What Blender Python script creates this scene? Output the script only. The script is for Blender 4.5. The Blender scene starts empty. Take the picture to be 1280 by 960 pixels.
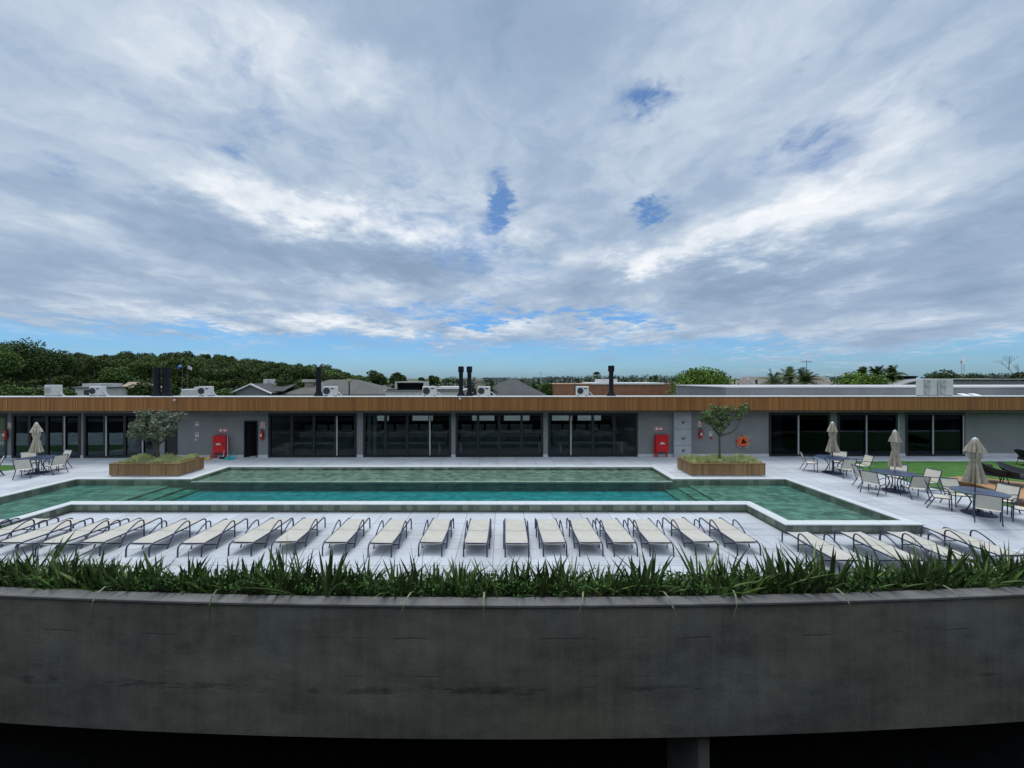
import bpy, math, random
import numpy as np
from mathutils import Vector, Matrix

R = math.radians
sc = bpy.context.scene
col = sc.collection
rnd = random.Random(7)

# ------------------------------------------------------------------ camera
EYE = 4.5
F, VX, VY = 481.0, 628.0, 473.0
cam_d = bpy.data.cameras.new("camera")
cam = bpy.data.objects.new("camera", cam_d)
col.objects.link(cam)
cam.location = (0, 0, EYE)
cam.rotation_euler = (R(90), 0, 0)
cam_d.sensor_width = 36
cam_d.lens = F / 1280 * 36
cam_d.shift_x = (640 - VX) / 1280
cam_d.shift_y = -(480 - VY) / 1280
cam_d.clip_start = 0.05
cam_d.clip_end = 9000
sc.camera = cam

# ------------------------------------------------------------------ view, sampling
sc.view_settings.view_transform = 'Standard'
sc.view_settings.look = 'None'
sc.view_settings.gamma = 1
sc.view_settings.use_curve_mapping = False
sc.view_settings.exposure = 0.33
sc.cycles.use_denoising = True
sc.cycles.max_bounces = 7
sc.cycles.diffuse_bounces = 3
sc.cycles.glossy_bounces = 3
sc.cycles.transmission_bounces = 4
sc.cycles.transparent_max_bounces = 12
sc.cycles.caustics_reflective = False
sc.cycles.caustics_refractive = False

# ------------------------------------------------------------------ sun
SUN_EL, SUN_AZ = R(77), R(-35)      # azimuth measured from +Y towards +X
sun_d = bpy.data.lights.new("sun", 'SUN')
sun_d.energy = 1.2
sun_d.angle = R(24)
sun_d.color = (1.0, 0.95, 0.87)
sun = bpy.data.objects.new("sun", sun_d)
col.objects.link(sun)
sdir = Vector((math.sin(SUN_AZ) * math.cos(SUN_EL), math.cos(SUN_AZ) * math.cos(SUN_EL), math.sin(SUN_EL)))
sun.rotation_euler = sdir.to_track_quat('Z', 'Y').to_euler()
sun.location = sdir * 60

# ------------------------------------------------------------------ world: Nishita sky seen through a layer of cloud
world = bpy.data.worlds.new("World")
sc.world = world
world.use_nodes = True
class NT:
    """tiny node-tree writer"""
    def __init__(s, tree):
        s.t = tree; s.n = tree.nodes; s.l = tree.links
        s.n.clear()
    def node(s, typ, **kw):
        n = s.n.new(typ)
        for k, v in kw.items(): setattr(n, k, v)
        return n
    def put(s, sock, v):
        if isinstance(v, bpy.types.NodeSocket): s.l.new(v, sock)
        elif v is not None: sock.default_value = v
    def m(s, op, a, b=None, c=None, clamp=False):
        n = s.node('ShaderNodeMath', operation=op, use_clamp=clamp)
        s.put(n.inputs[0], a); s.put(n.inputs[1], b); s.put(n.inputs[2], c)
        return n.outputs[0]
    def vm(s, op, a, b=None):
        n = s.node('ShaderNodeVectorMath', operation=op)
        s.put(n.inputs[0], a); s.put(n.inputs[1], b)
        return n.outputs[0]
    def noise(s, vec, scale, detail=4, rough=0.5, dist=0.0, out=0):
        n = s.node('ShaderNodeTexNoise')
        s.put(n.inputs['Vector'], vec); s.put(n.inputs['Scale'], scale); s.put(n.inputs['Detail'], detail)
        s.put(n.inputs['Roughness'], rough); s.put(n.inputs['Distortion'], dist)
        return n.outputs[out]
    def smooth(s, x, lo, hi):
        n = s.node('ShaderNodeMapRange', interpolation_type='SMOOTHSTEP')
        s.put(n.inputs[0], x); s.put(n.inputs[1], lo); s.put(n.inputs[2], hi)
        n.inputs[3].default_value = 0; n.inputs[4].default_value = 1
        return n.outputs[0]
    def maprange(s, x, a, b, c, d):
        n = s.node('ShaderNodeMapRange')
        for i, v in enumerate((x, a, b, c, d)): s.put(n.inputs[i], v)
        return n.outputs[0]
    def mix(s, f, a, b, blend='MIX'):
        n = s.node('ShaderNodeMix', data_type='RGBA', blend_type=blend)
        n.clamp_factor = True
        s.put(n.inputs[0], f); s.put(n.inputs[6], a); s.put(n.inputs[7], b)
        return n.outputs[2]
    def mapping(s, vec, scale=(1, 1, 1), loc=(0, 0, 0), rot=(0, 0, 0)):
        n = s.node('ShaderNodeMapping')
        s.put(n.inputs[0], vec); n.inputs[1].default_value = loc; n.inputs[2].default_value = rot; n.inputs[3].default_value = scale
        return n.outputs[0]
    def combine(s, x, y, z):
        n = s.node('ShaderNodeCombineXYZ')
        s.put(n.inputs[0], x); s.put(n.inputs[1], y); s.put(n.inputs[2], z)
        return n.outputs[0]
    def sep(s, v):
        n = s.node('ShaderNodeSeparateXYZ'); s.put(n.inputs[0], v)
        return n.outputs
    def ramp(s, f, stops, interp='LINEAR'):
        n = s.node('ShaderNodeValToRGB')
        n.color_ramp.interpolation = interp
        e = n.color_ramp.elements
        while len(e) > 1: e.remove(e[-1])
        for i, (p, c) in enumerate(stops):
            q = e[0] if i == 0 else e.new(p)
            q.position = p; q.color = (*c, 1)
        s.put(n.inputs[0], f)
        return n.outputs[0]

w = NT(world.node_tree)
sky = w.node('ShaderNodeTexSky', sky_type='NISHITA')
sky.sun_disc = False
sky.sun_elevation = SUN_EL
sky.sun_rotation = SUN_AZ
sky.air_density = 1.1; sky.dust_density = 0.6; sky.ozone_density = 2.2
tc = w.node('ShaderNodeTexCoord').outputs['Generated']
dx, dy, dz = w.sep(tc)
el = w.m('ARCSINE', w.m('MINIMUM', w.m('MAXIMUM', dz, -1.0), 1.0))
az = w.m('ARCTAN2', dx, dy)
zc = w.m('ADD', w.m('MAXIMUM', dz, 0.0), 0.13)
plane = w.combine(w.m('DIVIDE', dx, zc), w.m('DIVIDE', dy, zc), 0.0)
warp = w.noise(plane, 1.6, 5, 0.6, 0.0, out=1)
warp = w.vm('SUBTRACT', warp, (0.5, 0.5, 0.5))
pw = w.vm('ADD', plane, w.vm('MULTIPLY', warp, (0.5, 0.5, 0.0)))
wx, wy, wz = w.sep(warp)
warp2 = w.vm('SUBTRACT', w.noise(plane, 7.0, 6, 0.65, 0.0, out=1), (0.5, 0.5, 0.5))
vx, vy, vz = w.sep(warp2)
azw = w.m('MULTIPLY_ADD', vx, 0.11, w.m('MULTIPLY_ADD', wx, 0.30, az))
elw = w.m('MULTIPLY_ADD', vy, 0.10, w.m('MULTIPLY_ADD', wy, 0.17, el))
def blob(px, py, sx, sy, amt, a=azw, e=elw):
    """a cloud bank or a hole: a soft lobe round one direction of the sky"""
    u, v = (px - VX) / F, (VY - py) / F
    A, E = math.atan(u), math.atan(v / math.sqrt(1 + u * u))
    k = math.cos(A); k2 = k * k
    g1 = w.m('DIVIDE', w.m('SUBTRACT', a, A), sx / F * k2)
    g2 = w.m('DIVIDE', w.m('SUBTRACT', e, E), sy / F * (k if abs(v) < .4 else k * .8))
    s = w.m('ADD', w.m('MULTIPLY', g1, g1), w.m('MULTIPLY', g2, g2))
    return w.m('MULTIPLY', w.m('EXPONENT', w.m('MULTIPLY', s, -1.0)), amt)
def total(first, items):
    for b in items: first = w.m('ADD', first, b)
    return first
n1 = w.noise(w.mapping(pw, (1.0, 0.8, 1), (3.1, 1.7, 0), (0, 0, R(28))), 1.15, 8, 0.55)
n2 = w.noise(w.mapping(pw, (1.0, 0.75, 1), (7.3, 4.2, 0), (0, 0, R(-24))), 1.6, 7, 0.52)
n3 = w.noise(w.mapping(pw, (1.0, 0.8, 1), (1.3, 9.2, 0), (0, 0, R(15))), 6.5, 6, 0.58)
n4 = w.noise(pw, 13.0, 6, 0.6)
# cover: thick overhead, thinning to streaks above the horizon
cover = w.maprange(el, R(1.0), R(9.0), -0.42, 0.44)
cover = total(cover, [w.m('MULTIPLY', w.m('SUBTRACT', n1, 0.5), 1.5), w.m('MULTIPLY', w.m('SUBTRACT', n3, 0.5), 0.55), w.m('MULTIPLY', w.m('SUBTRACT', n4, 0.5), 0.35)])
gap = total(0.0, [blob(800, 122, 52, 34, .62), blob(622, 250, 18, 30, .80), blob(818, 256, 30, 22, .88), blob(1005, 165, 75, 40, .36), blob(980, 92, 26, 12, .3), blob(885, 205, 40, 12, .25)])
fray = w.m('ADD', w.m('MULTIPLY', w.m('SUBTRACT', n3, 0.5), 3.0), w.m('MULTIPLY', w.m('SUBTRACT', n4, 0.5), 3.0))
cover = w.m('SUBTRACT', cover, w.m('MULTIPLY', gap, w.m('ADD', 1.02, fray)))
cover = total(cover, [
    blob(660, 398, 230, 11, -.62), blob(500, 378, 100, 8, -.45), blob(95, 205, 40, 14, -.35), blob(295, 190, 26, 10, -.3),
    blob(560, 412, 270, 10, .50), blob(1120, 390, 300, 42, .6), blob(1000, 452, 130, 5, .45),
    blob(120, 300, 330, 60, .30), blob(1100, 300, 260, 70, .25), blob(200, 345, 300, 36, .42), blob(300, 440, 300, 22, -.12)])
mask = w.m('ADD', 0.05, w.m('MULTIPLY', w.smooth(cover, -0.22, 0.40), 0.95))
# how bright the cloud is: lit billows against grey undersides
lit = total(w.m('MULTIPLY', w.m('SUBTRACT', n2, 0.5), 1.25),
            [w.m('MULTIPLY', w.m('SUBTRACT', n3, 0.5), 0.42), w.m('MULTIPLY', w.m('SUBTRACT', n4, 0.5), 0.10), w.m('MULTIPLY', w.m('SUBTRACT', n1, 0.5), -0.55)])
lit = total(lit, [
    blob(400, 262, 180, 30, .46), blob(640, 285, 60, 36, .36), blob(960, 272, 140, 34, .42), blob(800, 318, 110, 15, .42), blob(330, 60, 130, 50, .22), blob(900, 60, 140, 60, .18),
    blob(455, 95, 50, 28, .32), blob(60, 250, 130, 40, .16), blob(780, 215, 90, 60, .12), blob(1150, 130, 160, 70, .15),
    blob(520, 325, 170, 20, -.42), blob(960, 345, 170, 24, -.36), blob(1230, 330, 120, 40, -.22), blob(640, 50, 120, 60, -.20),
    blob(210, 255, 70, 26, -.26), blob(100, 350, 200, 30, -.12), blob(1230, 50, 110, 60, -.15), blob(450, 410, 300, 9, .2)])
lit = w.smooth(lit, -0.56, 0.68)
ccol = w.ramp(lit, [(0.0, (.25, .34, .475)), (0.38, (.36, .465, .61)), (0.68, (.55, .635, .74)), (1.0, (.93, .95, .975))])
bg1 = w.node('ShaderNodeBackground'); w.put(bg1.inputs[0], w.mix(1.0, sky.outputs[0], w.mix(w.smooth(el, R(10), R(24)), w.mix(w.smooth(el, 0.0, R(9)), (.40, .70, 1.14, 1), (.35, .66, 1.03, 1)), (.50, .68, .86, 1)), 'MULTIPLY')); bg1.inputs[1].default_value = 0.10
warm = w.m('MAXIMUM', w.smooth(el, R(46), R(62)), w.smooth(dy, 0.1, -0.5))     # unseen cloud overhead and behind the camera, warmed to colour the light
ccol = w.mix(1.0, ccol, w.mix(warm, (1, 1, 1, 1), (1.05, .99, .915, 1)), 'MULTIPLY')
bg2 = w.node('ShaderNodeBackground'); w.put(bg2.inputs[0], ccol); w.put(bg2.inputs[1], w.m('MULTIPLY', w.maprange(el, R(46), R(66), 0.84, 2.2), w.maprange(w.smooth(dy, 0.1, -0.5), 0, 1, 1.0, 1.55)))  # unseen sky overhead and behind the camera brightened to add fill light
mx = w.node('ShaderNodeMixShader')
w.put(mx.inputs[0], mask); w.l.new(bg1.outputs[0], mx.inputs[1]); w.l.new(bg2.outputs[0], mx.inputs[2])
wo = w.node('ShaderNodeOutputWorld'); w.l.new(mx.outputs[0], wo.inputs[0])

# ------------------------------------------------------------------ pixel-to-place helpers (photo measurements)
def G(px, py, z=0.0):
    Y = F * (EYE - z) / (py - VY)
    return Vector(((px - VX) / F * Y, Y, z))
def PX(px, Y): return (px - VX) / F * Y
def PZ(py, Y): return EYE - (py - VY) / F * Y
FA = math.atan(0.63 / 58.7)
FY = 22.055
def FU(px, v=0.0):
    """distance along the pool-house front for a photo column, v metres behind the front"""
    k = (px - VX) / F
    c, s = math.cos(FA), math.sin(FA)
    # X = u c - v s ; Y = FY + u s + v c ; X = k Y
    return (k * (FY + v * c) + v * s) / (c - k * s)
def FW(u, v, z=0.0):
    c, s = math.cos(FA), math.sin(FA)
    return Vector((u * c - v * s, FY + u * s + v * c, z))

# ------------------------------------------------------------------ materials
MATS = {}
def mat(name, color, rough=0.6, var=0.12, scale=3.0, bump=0.0, bscale=30.0, metal=0.0, spec=0.5, island=0.0, coord='Object', objrand=0.0, detail=5):
    if name in MATS: return MATS[name]
    m = bpy.data.materials.new(name); m.use_nodes = True
    t = NT(m.node_tree)
    out = t.node('ShaderNodeOutputMaterial'); p = t.node('ShaderNodeBsdfPrincipled')
    t.l.new(p.outputs[0], out.inputs[0])
    tcn = t.node('ShaderNodeTexCoord')
    v = tcn.outputs[coord]
    f = t.noise(v, scale, detail, 0.6)
    lo = tuple(max(0, c * (1 - var)) for c in color) + (1,)
    hi = tuple(min(1, c * (1 + var)) for c in color) + (1,)
    c = t.mix(t.smooth(f, .28, .72), lo, hi)
    if island or objrand:
        g = t.node('ShaderNodeNewGeometry')
        oi = t.node('ShaderNodeObjectInfo')
        k = 1.0
        if island: k = t.maprange(g.outputs['Random Per Island'], 0, 1, 1 - island, 1 + island)
        if objrand: k = t.m('MULTIPLY', k, t.maprange(oi.outputs['Random'], 0, 1, 1 - objrand, 1 + objrand))
        hsv = t.node('ShaderNodeHueSaturation'); t.put(hsv.inputs['Color'], c); t.put(hsv.inputs['Value'], k)
        if island: t.put(hsv.inputs['Hue'], t.maprange(t.m('FRACT', t.m('MULTIPLY', g.outputs['Random Per Island'], 7.31)), 0, 1, .488, .512))
        c = hsv.outputs[0]
    t.put(p.inputs['Base Color'], c)
    p.inputs['Roughness'].default_value = rough
    p.inputs['Metallic'].default_value = metal
    p.inputs['Specular IOR Level'].default_value = spec
    if bump:
        b = t.node('ShaderNodeBump'); b.inputs['Strength'].default_value = bump; b.inputs['Distance'].default_value = 0.02
        t.put(b.inputs['Height'], t.noise(v, bscale, 4, .6)); t.l.new(b.outputs[0], p.inputs['Normal'])
    MATS[name] = m
    return m

def custom(name):
    m = bpy.data.materials.new(name); m.use_nodes = True
    t = NT(m.node_tree)
    out = t.node('ShaderNodeOutputMaterial'); p = t.node('ShaderNodeBsdfPrincipled')
    t.l.new(p.outputs[0], out.inputs[0])
    MATS[name] = m
    return m, t, p, out
def gpos(t): return t.node('ShaderNodeNewGeometry').outputs['Position']

def deck_material():
    m, t, p, out = custom('deck_stone')
    pos = gpos(t)
    x, y, z = t.sep(pos)
    fx = t.m('DIVIDE', t.m('ADD', x, 100.25), 1.0); fy = t.m('DIVIDE', t.m('ADD', y, 94.62), 0.95)
    def line(q, wd):
        fr = t.m('FRACT', q)
        d = t.m('MINIMUM', fr, t.m('SUBTRACT', 1.0, fr))
        return t.m('SUBTRACT', 1.0, t.smooth(d, wd * .4, wd))
    j = t.m('MAXIMUM', line(fx, .013), line(fy, .014))
    tile = t.node('ShaderNodeTexWhiteNoise', noise_dimensions='2D')
    t.put(tile.inputs['Vector'], t.combine(t.m('FLOOR', fx), t.m('FLOOR', fy), 0))
    a = t.noise(pos, .55, 6, .62); b = t.noise(pos, 5, 6, .7); st = t.noise(t.mapping(pos, (.35, 1.1, 1)), 1.3, 6, .65, .8)
    k = t.m('ADD', t.m('MULTIPLY', t.m('SUBTRACT', tile.outputs[0], .5), .16), 1.0)
    k = t.m('ADD', k, t.m('MULTIPLY', t.m('SUBTRACT', a, .5), .42))
    k = t.m('ADD', k, t.m('MULTIPLY', t.m('SUBTRACT', b, .5), .22))
    k = t.m('SUBTRACT', k, t.m('MULTIPLY', t.smooth(st, .52, .74), .27))
    c = t.mix(1.0, (.470, .495, .535, 1), t.combine(k, k, k), 'MULTIPLY')
    c = t.mix(t.m('MULTIPLY', j, .85), c, (.15, .15, .16, 1))
    t.put(p.inputs['Base Color'], c); p.inputs['Roughness'].default_value = .62
    bp = t.node('ShaderNodeBump'); bp.inputs['Strength'].default_value = .25; bp.inputs['Distance'].default_value = .006
    t.put(bp.inputs['Height'], t.m('SUBTRACT', b, j)); t.l.new(bp.outputs[0], p.inputs['Normal'])
    return m

def tile_material(name, c0, c1, c2, size=.245, grime=0.0):
    m, t, p, out = custom(name)
    pos = gpos(t)
    q = t.vm('DIVIDE', t.vm('ADD', pos, (50.03, 50.07, 50.04)), (size, size, size))
    cell = t.vm('FLOOR', q)
    wn = t.node('ShaderNodeTexWhiteNoise', noise_dimensions='3D'); t.put(wn.inputs['Vector'], cell)
    f = t.m('ADD', t.m('MULTIPLY', wn.outputs[0], .7), t.m('MULTIPLY', t.noise(pos, 7, 5, .6), .5))
    c = t.ramp(f, [(0.15, c0), (.55, c1), (.95, c2)])
    if grime:
        x, y, z = t.sep(pos)
        g = t.m('ADD', z, t.m('MULTIPLY', t.m('SUBTRACT', t.noise(pos, 5, 5, .7), .5), .16))
        g = t.m('SUBTRACT', 1.0, t.smooth(g, -.32, -.13))
        c = t.mix(t.m('MULTIPLY', g, grime), c, (.045, .05, .025, 1))
    t.put(p.inputs['Base Color'], c); p.inputs['Roughness'].default_value = .55
    return m

def concrete_wall_material():
    m, t, p, out = custom('weathered_concrete')
    pos = gpos(t)
    x, y, z = t.sep(pos)
    a = t.noise(t.mapping(pos, (.45, .45, 1.2)), .9, 8, .62)
    streak = t.noise(t.mapping(pos, (5.5, 5.5, .35)), 1.0, 6, .65)
    fine = t.noise(pos, 22, 6, .7)
    k = t.m('ADD', .80, t.m('MULTIPLY', t.m('SUBTRACT', a, .5), 1.25))
    k = t.m('ADD', k, t.m('MULTIPLY', t.m('SUBTRACT', t.noise(t.mapping(pos, (1.4, 1.4, 1.9)), 1.6, 6, .6), .5), .7))
    k = t.m('ADD', k, t.m('MULTIPLY', t.m('SUBTRACT', streak, .5), .55))
    k = t.m('ADD', k, t.m('MULTIPLY', t.m('SUBTRACT', fine, .5), .35))
    wob = t.m('MULTIPLY', t.m('SUBTRACT', t.noise(t.mapping(pos, (1.2, 1.2, 1.2)), 1.0, 5, .6), .5), .10)
    zz = t.m('ADD', z, wob)
    def seam(z0, wd, thr, amt, sc_):
        d = t.m('ABSOLUTE', t.m('SUBTRACT', zz, z0))
        s = t.m('SUBTRACT', 1.0, t.smooth(d, wd * .2, wd))
        patch = t.smooth(t.noise(t.mapping(pos, (sc_, sc_, 3.2), (z0 * 3, 0, 0)), 1.0, 7, .7), thr, thr + .1)
        return t.m('MULTIPLY', t.m('MULTIPLY', s, patch), amt)
    dark = t.m('MAXIMUM', seam(-.93, .03, .5, .26, .9), seam(-2.02, .13, .50, .30, .8))
    dark = t.m('MAXIMUM', dark, seam(-1.72, .03, .55, .16, 1.1))
    k = t.m('MAXIMUM', t.m('SUBTRACT', k, dark), .16)
    tint = t.mix(t.smooth(t.noise(pos, .33, 4, .5), .35, .65), (.210, .192, .148, 1), (.190, .193, .162, 1))
    c = t.mix(1.0, tint, t.combine(k, k, k), 'MULTIPLY')
    t.put(p.inputs['Base Color'], c); p.inputs['Roughness'].default_value = .8
    bp = t.node('ShaderNodeBump'); bp.inputs['Strength'].default_value = .5; bp.inputs['Distance'].default_value = .02
    t.put(bp.inputs['Height'], t.m('SUBTRACT', fine, t.m('MULTIPLY', dark, 2.0))); t.l.new(bp.outputs[0], p.inputs['Normal'])
    return m

def slat_wood(name, c0, c1, c2):
    m, t, p, out = custom(name)
    g = t.node('ShaderNodeNewGeometry')
    o = t.node('ShaderNodeTexCoord').outputs['Object']
    grain = t.noise(t.mapping(o, (18, 18, 1.2)), 1.0, 6, .65)
    broad = t.noise(t.mapping(o, (.5, .5, .3)), 1.0, 4, .6)
    f = t.m('ADD', t.m('MULTIPLY', g.outputs['Random Per Island'], .5), t.m('MULTIPLY', grain, .4))
    f = t.m('ADD', f, t.m('MULTIPLY', t.m('SUBTRACT', broad, .5), .7))
    t.put(p.inputs['Base Color'], t.ramp(f, [(0.1, c0), (.5, c1), (.95, c2)]))
    p.inputs['Roughness'].default_value = .55
    bp = t.node('ShaderNodeBump'); bp.inputs['Strength'].default_value = .3; bp.inputs['Distance'].default_value = .01
    t.put(bp.inputs['Height'], grain); t.l.new(bp.outputs[0], p.inputs['Normal'])
    return m

def water_material():
    m = bpy.data.materials.new('pool_water'); m.use_nodes = True
    t = NT(m.node_tree)
    out = t.node('ShaderNodeOutputMaterial')
    tr = t.node('ShaderNodeBsdfTransparent'); tr.inputs[0].default_value = (.93, .98, .97, 1)
    gl = t.node('ShaderNodeBsdfGlossy'); gl.inputs['Roughness'].default_value = .035
    pos = gpos(t)
    h = t.m('ADD', t.noise(t.mapping(pos, (.55, 1.5, 1)), 2.1, 3, .55, .5), t.m('MULTIPLY', t.noise(t.mapping(pos, (1.0, 2.0, 1)), 5.5, 3, .5, .3), .30))
    bp = t.node('ShaderNodeBump'); bp.inputs['Strength'].default_value = .85; bp.inputs['Distance'].default_value = .10
    t.put(bp.inputs['Height'], h)
    t.l.new(bp.outputs[0], gl.inputs['Normal'])
    fr = t.node('ShaderNodeFresnel'); fr.inputs['IOR'].default_value = 1.33; t.l.new(bp.outputs[0], fr.inputs['Normal'])
    mx_ = t.node('ShaderNodeMixShader')
    t.put(mx_.inputs[0], fr.outputs[0]); t.l.new(tr.outputs[0], mx_.inputs[1]); t.l.new(gl.outputs[0], mx_.inputs[2])
    t.l.new(mx_.outputs[0], out.inputs['Surface'])
    ab = t.node('ShaderNodeVolumeAbsorption'); ab.inputs[0].default_value = (.16, .88, .88, 1); ab.inputs[1].default_value = 1.0
    t.l.new(ab.outputs[0], out.inputs['Volume'])
    MATS['pool_water'] = m
    return m

def glass_material(name, tint, refl=1.0):
    m = bpy.data.materials.new(name); m.use_nodes = True
    t = NT(m.node_tree)
    out = t.node('ShaderNodeOutputMaterial')
    tr = t.node('ShaderNodeBsdfTransparent'); tr.inputs[0].default_value = (*tint, 1)
    gl = t.node('ShaderNodeBsdfGlossy'); gl.inputs['Roughness'].default_value = .01; gl.inputs[0].default_value = (.86, .93, 1, 1)
    pos = gpos(t)
    bp = t.node('ShaderNodeBump'); bp.inputs['Strength'].default_value = .06; bp.inputs['Distance'].default_value = .05
    t.put(bp.inputs['Height'], t.noise(pos, .8, 2, .5)); t.l.new(bp.outputs[0], gl.inputs['Normal'])
    fr = t.node('ShaderNodeFresnel'); fr.inputs['IOR'].default_value = 1.5
    mx_ = t.node('ShaderNodeMixShader')
    t.put(mx_.inputs[0], t.m('MULTIPLY', fr.outputs[0], .40 * refl, clamp=True)); t.l.new(tr.outputs[0], mx_.inputs[1]); t.l.new(gl.outputs[0], mx_.inputs[2])
    t.l.new(mx_.outputs[0], out.inputs['Surface'])
    MATS[name] = m
    return m

M_deck = deck_material()
M_tile = tile_material('green_pool_tile', (.088, .118, .088), (.205, .242, .185), (.325, .36, .27))
M_tile_deep = tile_material('teal_pool_tile', (.035, .20, .215), (.06, .275, .30), (.12, .36, .37))
M_tile_out = tile_material('green_wall_tile', (.060, .075, .062), (.135, .165, .130), (.23, .255, .195), .2, .9)
M_water = water_material()
M_conc = concrete_wall_material()
M_fascia = slat_wood('stained_timber', (.20, .078, .015), (.295, .118, .026), (.385, .168, .042))
M_planter = slat_wood('planter_timber', (.165, .088, .034), (.265, .152, .064), (.37, .225, .105))
M_platform = slat_wood('platform_timber', (.30, .16, .07), (.40, .23, .11), (.48, .29, .15))
M_glass = glass_material('bay_glass', (.68, .73, .73))
M_glass_dark = glass_material('dark_bay_glass', (.34, .38, .42), .42)
M_glass_left = glass_material('left_bay_glass', (.50, .56, .56), .65)
M_coping = mat('coping_stone', (.74, .765, .79), .5, .07, 1.6, .1, 20)
M_gray = mat('grey_render', (.215, .222, .222), .85, .10, .7, .2, 60)
M_grey2 = mat('grey_block', (.20, .205, .22), .8, .1, .8)
M_kerb = mat('pale_kerb', (.52, .53, .54), .7, .1, 1.5)
M_black = mat('black_aluminium', (.012, .013, .017), .4, .15, 3)
M_alu = mat('pale_aluminium', (.42, .43, .44), .4, .05, 3)
M_panel = mat('concrete_panel', (.38, .40, .42), .7, .12, 1.2, .1, 30)
M_roof = mat('roof_membrane', (.50, .50, .49), .8, .12, .5)
M_flash = mat('white_flashing', (.70, .70, .70), .5, .08, 1.0)
M_white = mat('white_enamel', (.54, .555, .55), .45, .06, 4)
M_offwhite = mat('greyish_enamel', (.48, .50, .47), .5, .07, 3)
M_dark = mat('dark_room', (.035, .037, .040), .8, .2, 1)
M_inwall = mat('pale_plaster', (.45, .46, .45), .85, .06, 1)
M_infloor = mat('interior_floor', (.50, .49, .49), .3, .1, 1)
M_flue = mat('flue_black', (.008, .009, .014), .75, .25, 4, spec=.2)
M_navy = mat('navy_tube', (.036, .046, .092), .45, .15, 5, spec=.35)
M_navytop = mat('navy_tabletop', (.060, .085, .150), .3, .1, 3)
M_sling = mat('cream_sling', (.485, .46, .405), .75, .07, 3, .25, 160)
M_sling2 = mat('cream_mesh', (.64, .60, .51), .75, .06, 4, .25, 160)
M_canopy = mat('beige_canvas', (.37, .325, .255), .85, .2, 6, .25, 40)
M_canopy2 = mat('pale_canvas', (.50, .45, .35), .85, .2, 6, .25, 40)
M_red = mat('red_enamel', (.56, .012, .018), .35, .08, 4)
M_redsign = mat('red_sign', (.50, .04, .04), .5, .05, 4)
M_orange = mat('orange_foam', (.75, .13, .03), .6, .12, 5)
M_signw = mat('sign_white', (.72, .70, .68), .5, .04, 4)
M_teal = mat('teal_plastic', (.03, .33, .33), .4, .1, 4)
M_yellow = mat('yellow_plastic', (.55, .36, .04), .5, .1, 4)
M_turf = mat('green_turf', (.050, .148, .022), .9, .28, 2.2, .8, 220)
M_soil = mat('dark_soil', (.03, .024, .018), .95, .3, 6, .6, 30)
M_ground = mat('dry_grass_ground', (.075, .09, .04), .95, .35, .05, detail=8)
M_asph = mat('dark_paving', (.03, .03, .03), .9, .25, 1)
M_rope = mat('black_rope', (.010, .012, .020), .7, .2, 20, .5, 120)
M_iris = mat('sword_leaf', (.072, .122, .032), .45, .35, 2.5, island=.5, objrand=.35, spec=.3)
M_irisdry = mat('dry_sword_leaf', (.20, .235, .13), .6, .2, 3, island=.25)
M_bushleaf = mat('filler_leaf', (.055, .125, .032), .5, .3, 2, island=.5, spec=.12)
M_plgrass = mat('pale_ornamental_grass', (.52, .55, .27), .7, .2, 3, island=.3, spec=.12)
M_olive = mat('olive_leaf', (.160, .188, .122), .55, .2, 3, island=.5, spec=.12)
M_olive2 = mat('citrus_leaf', (.110, .155, .060), .5, .2, 3, island=.5, spec=.12)
M_bark = mat('grey_bark', (.095, .08, .065), .9, .3, 5, .6, 25)
M_forest = mat('forest_leaf', (.062, .092, .026), .7, .4, .045, island=.36, spec=.12)
M_tree_a = mat('dark_tree_leaf', (.046, .074, .021), .65, .3, .25, island=.5, spec=.12)
M_tree_b = mat('mid_tree_leaf', (.075, .125, .032), .65, .3, .25, island=.5, spec=.12)
M_tree_c = mat('bright_tree_leaf', (.10, .17, .026), .6, .3, .3, island=.45, spec=.12)
M_palm = mat('palm_leaf', (.078, .108, .045), .6, .25, .5, island=.4, spec=.12)
M_farleaf = mat('far_leaf', (.060, .085, .065), .8, .3, .02, island=.4, spec=.12)
M_roofgray = mat('grey_roof_tile', (.088, .088, .080), .8, .14, .5, .4, 8)
M_roofdark = mat('dark_roof_tile', (.055, .055, .058), .8, .2, .6, .4, 8)
M_brick = mat('brick_red_wall', (.27, .12, .065), .85, .16, .9, .3, 6)
M_tan = mat('tan_stone', (.34, .28, .21), .85, .2, 1.2, .3, 6)
M_blue = mat('blue_cloth', (.06, .14, .45), .7, .1, 3)
M_housegrey = mat('house_grey_wall', (.17, .175, .18), .8, .08, .6)

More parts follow.
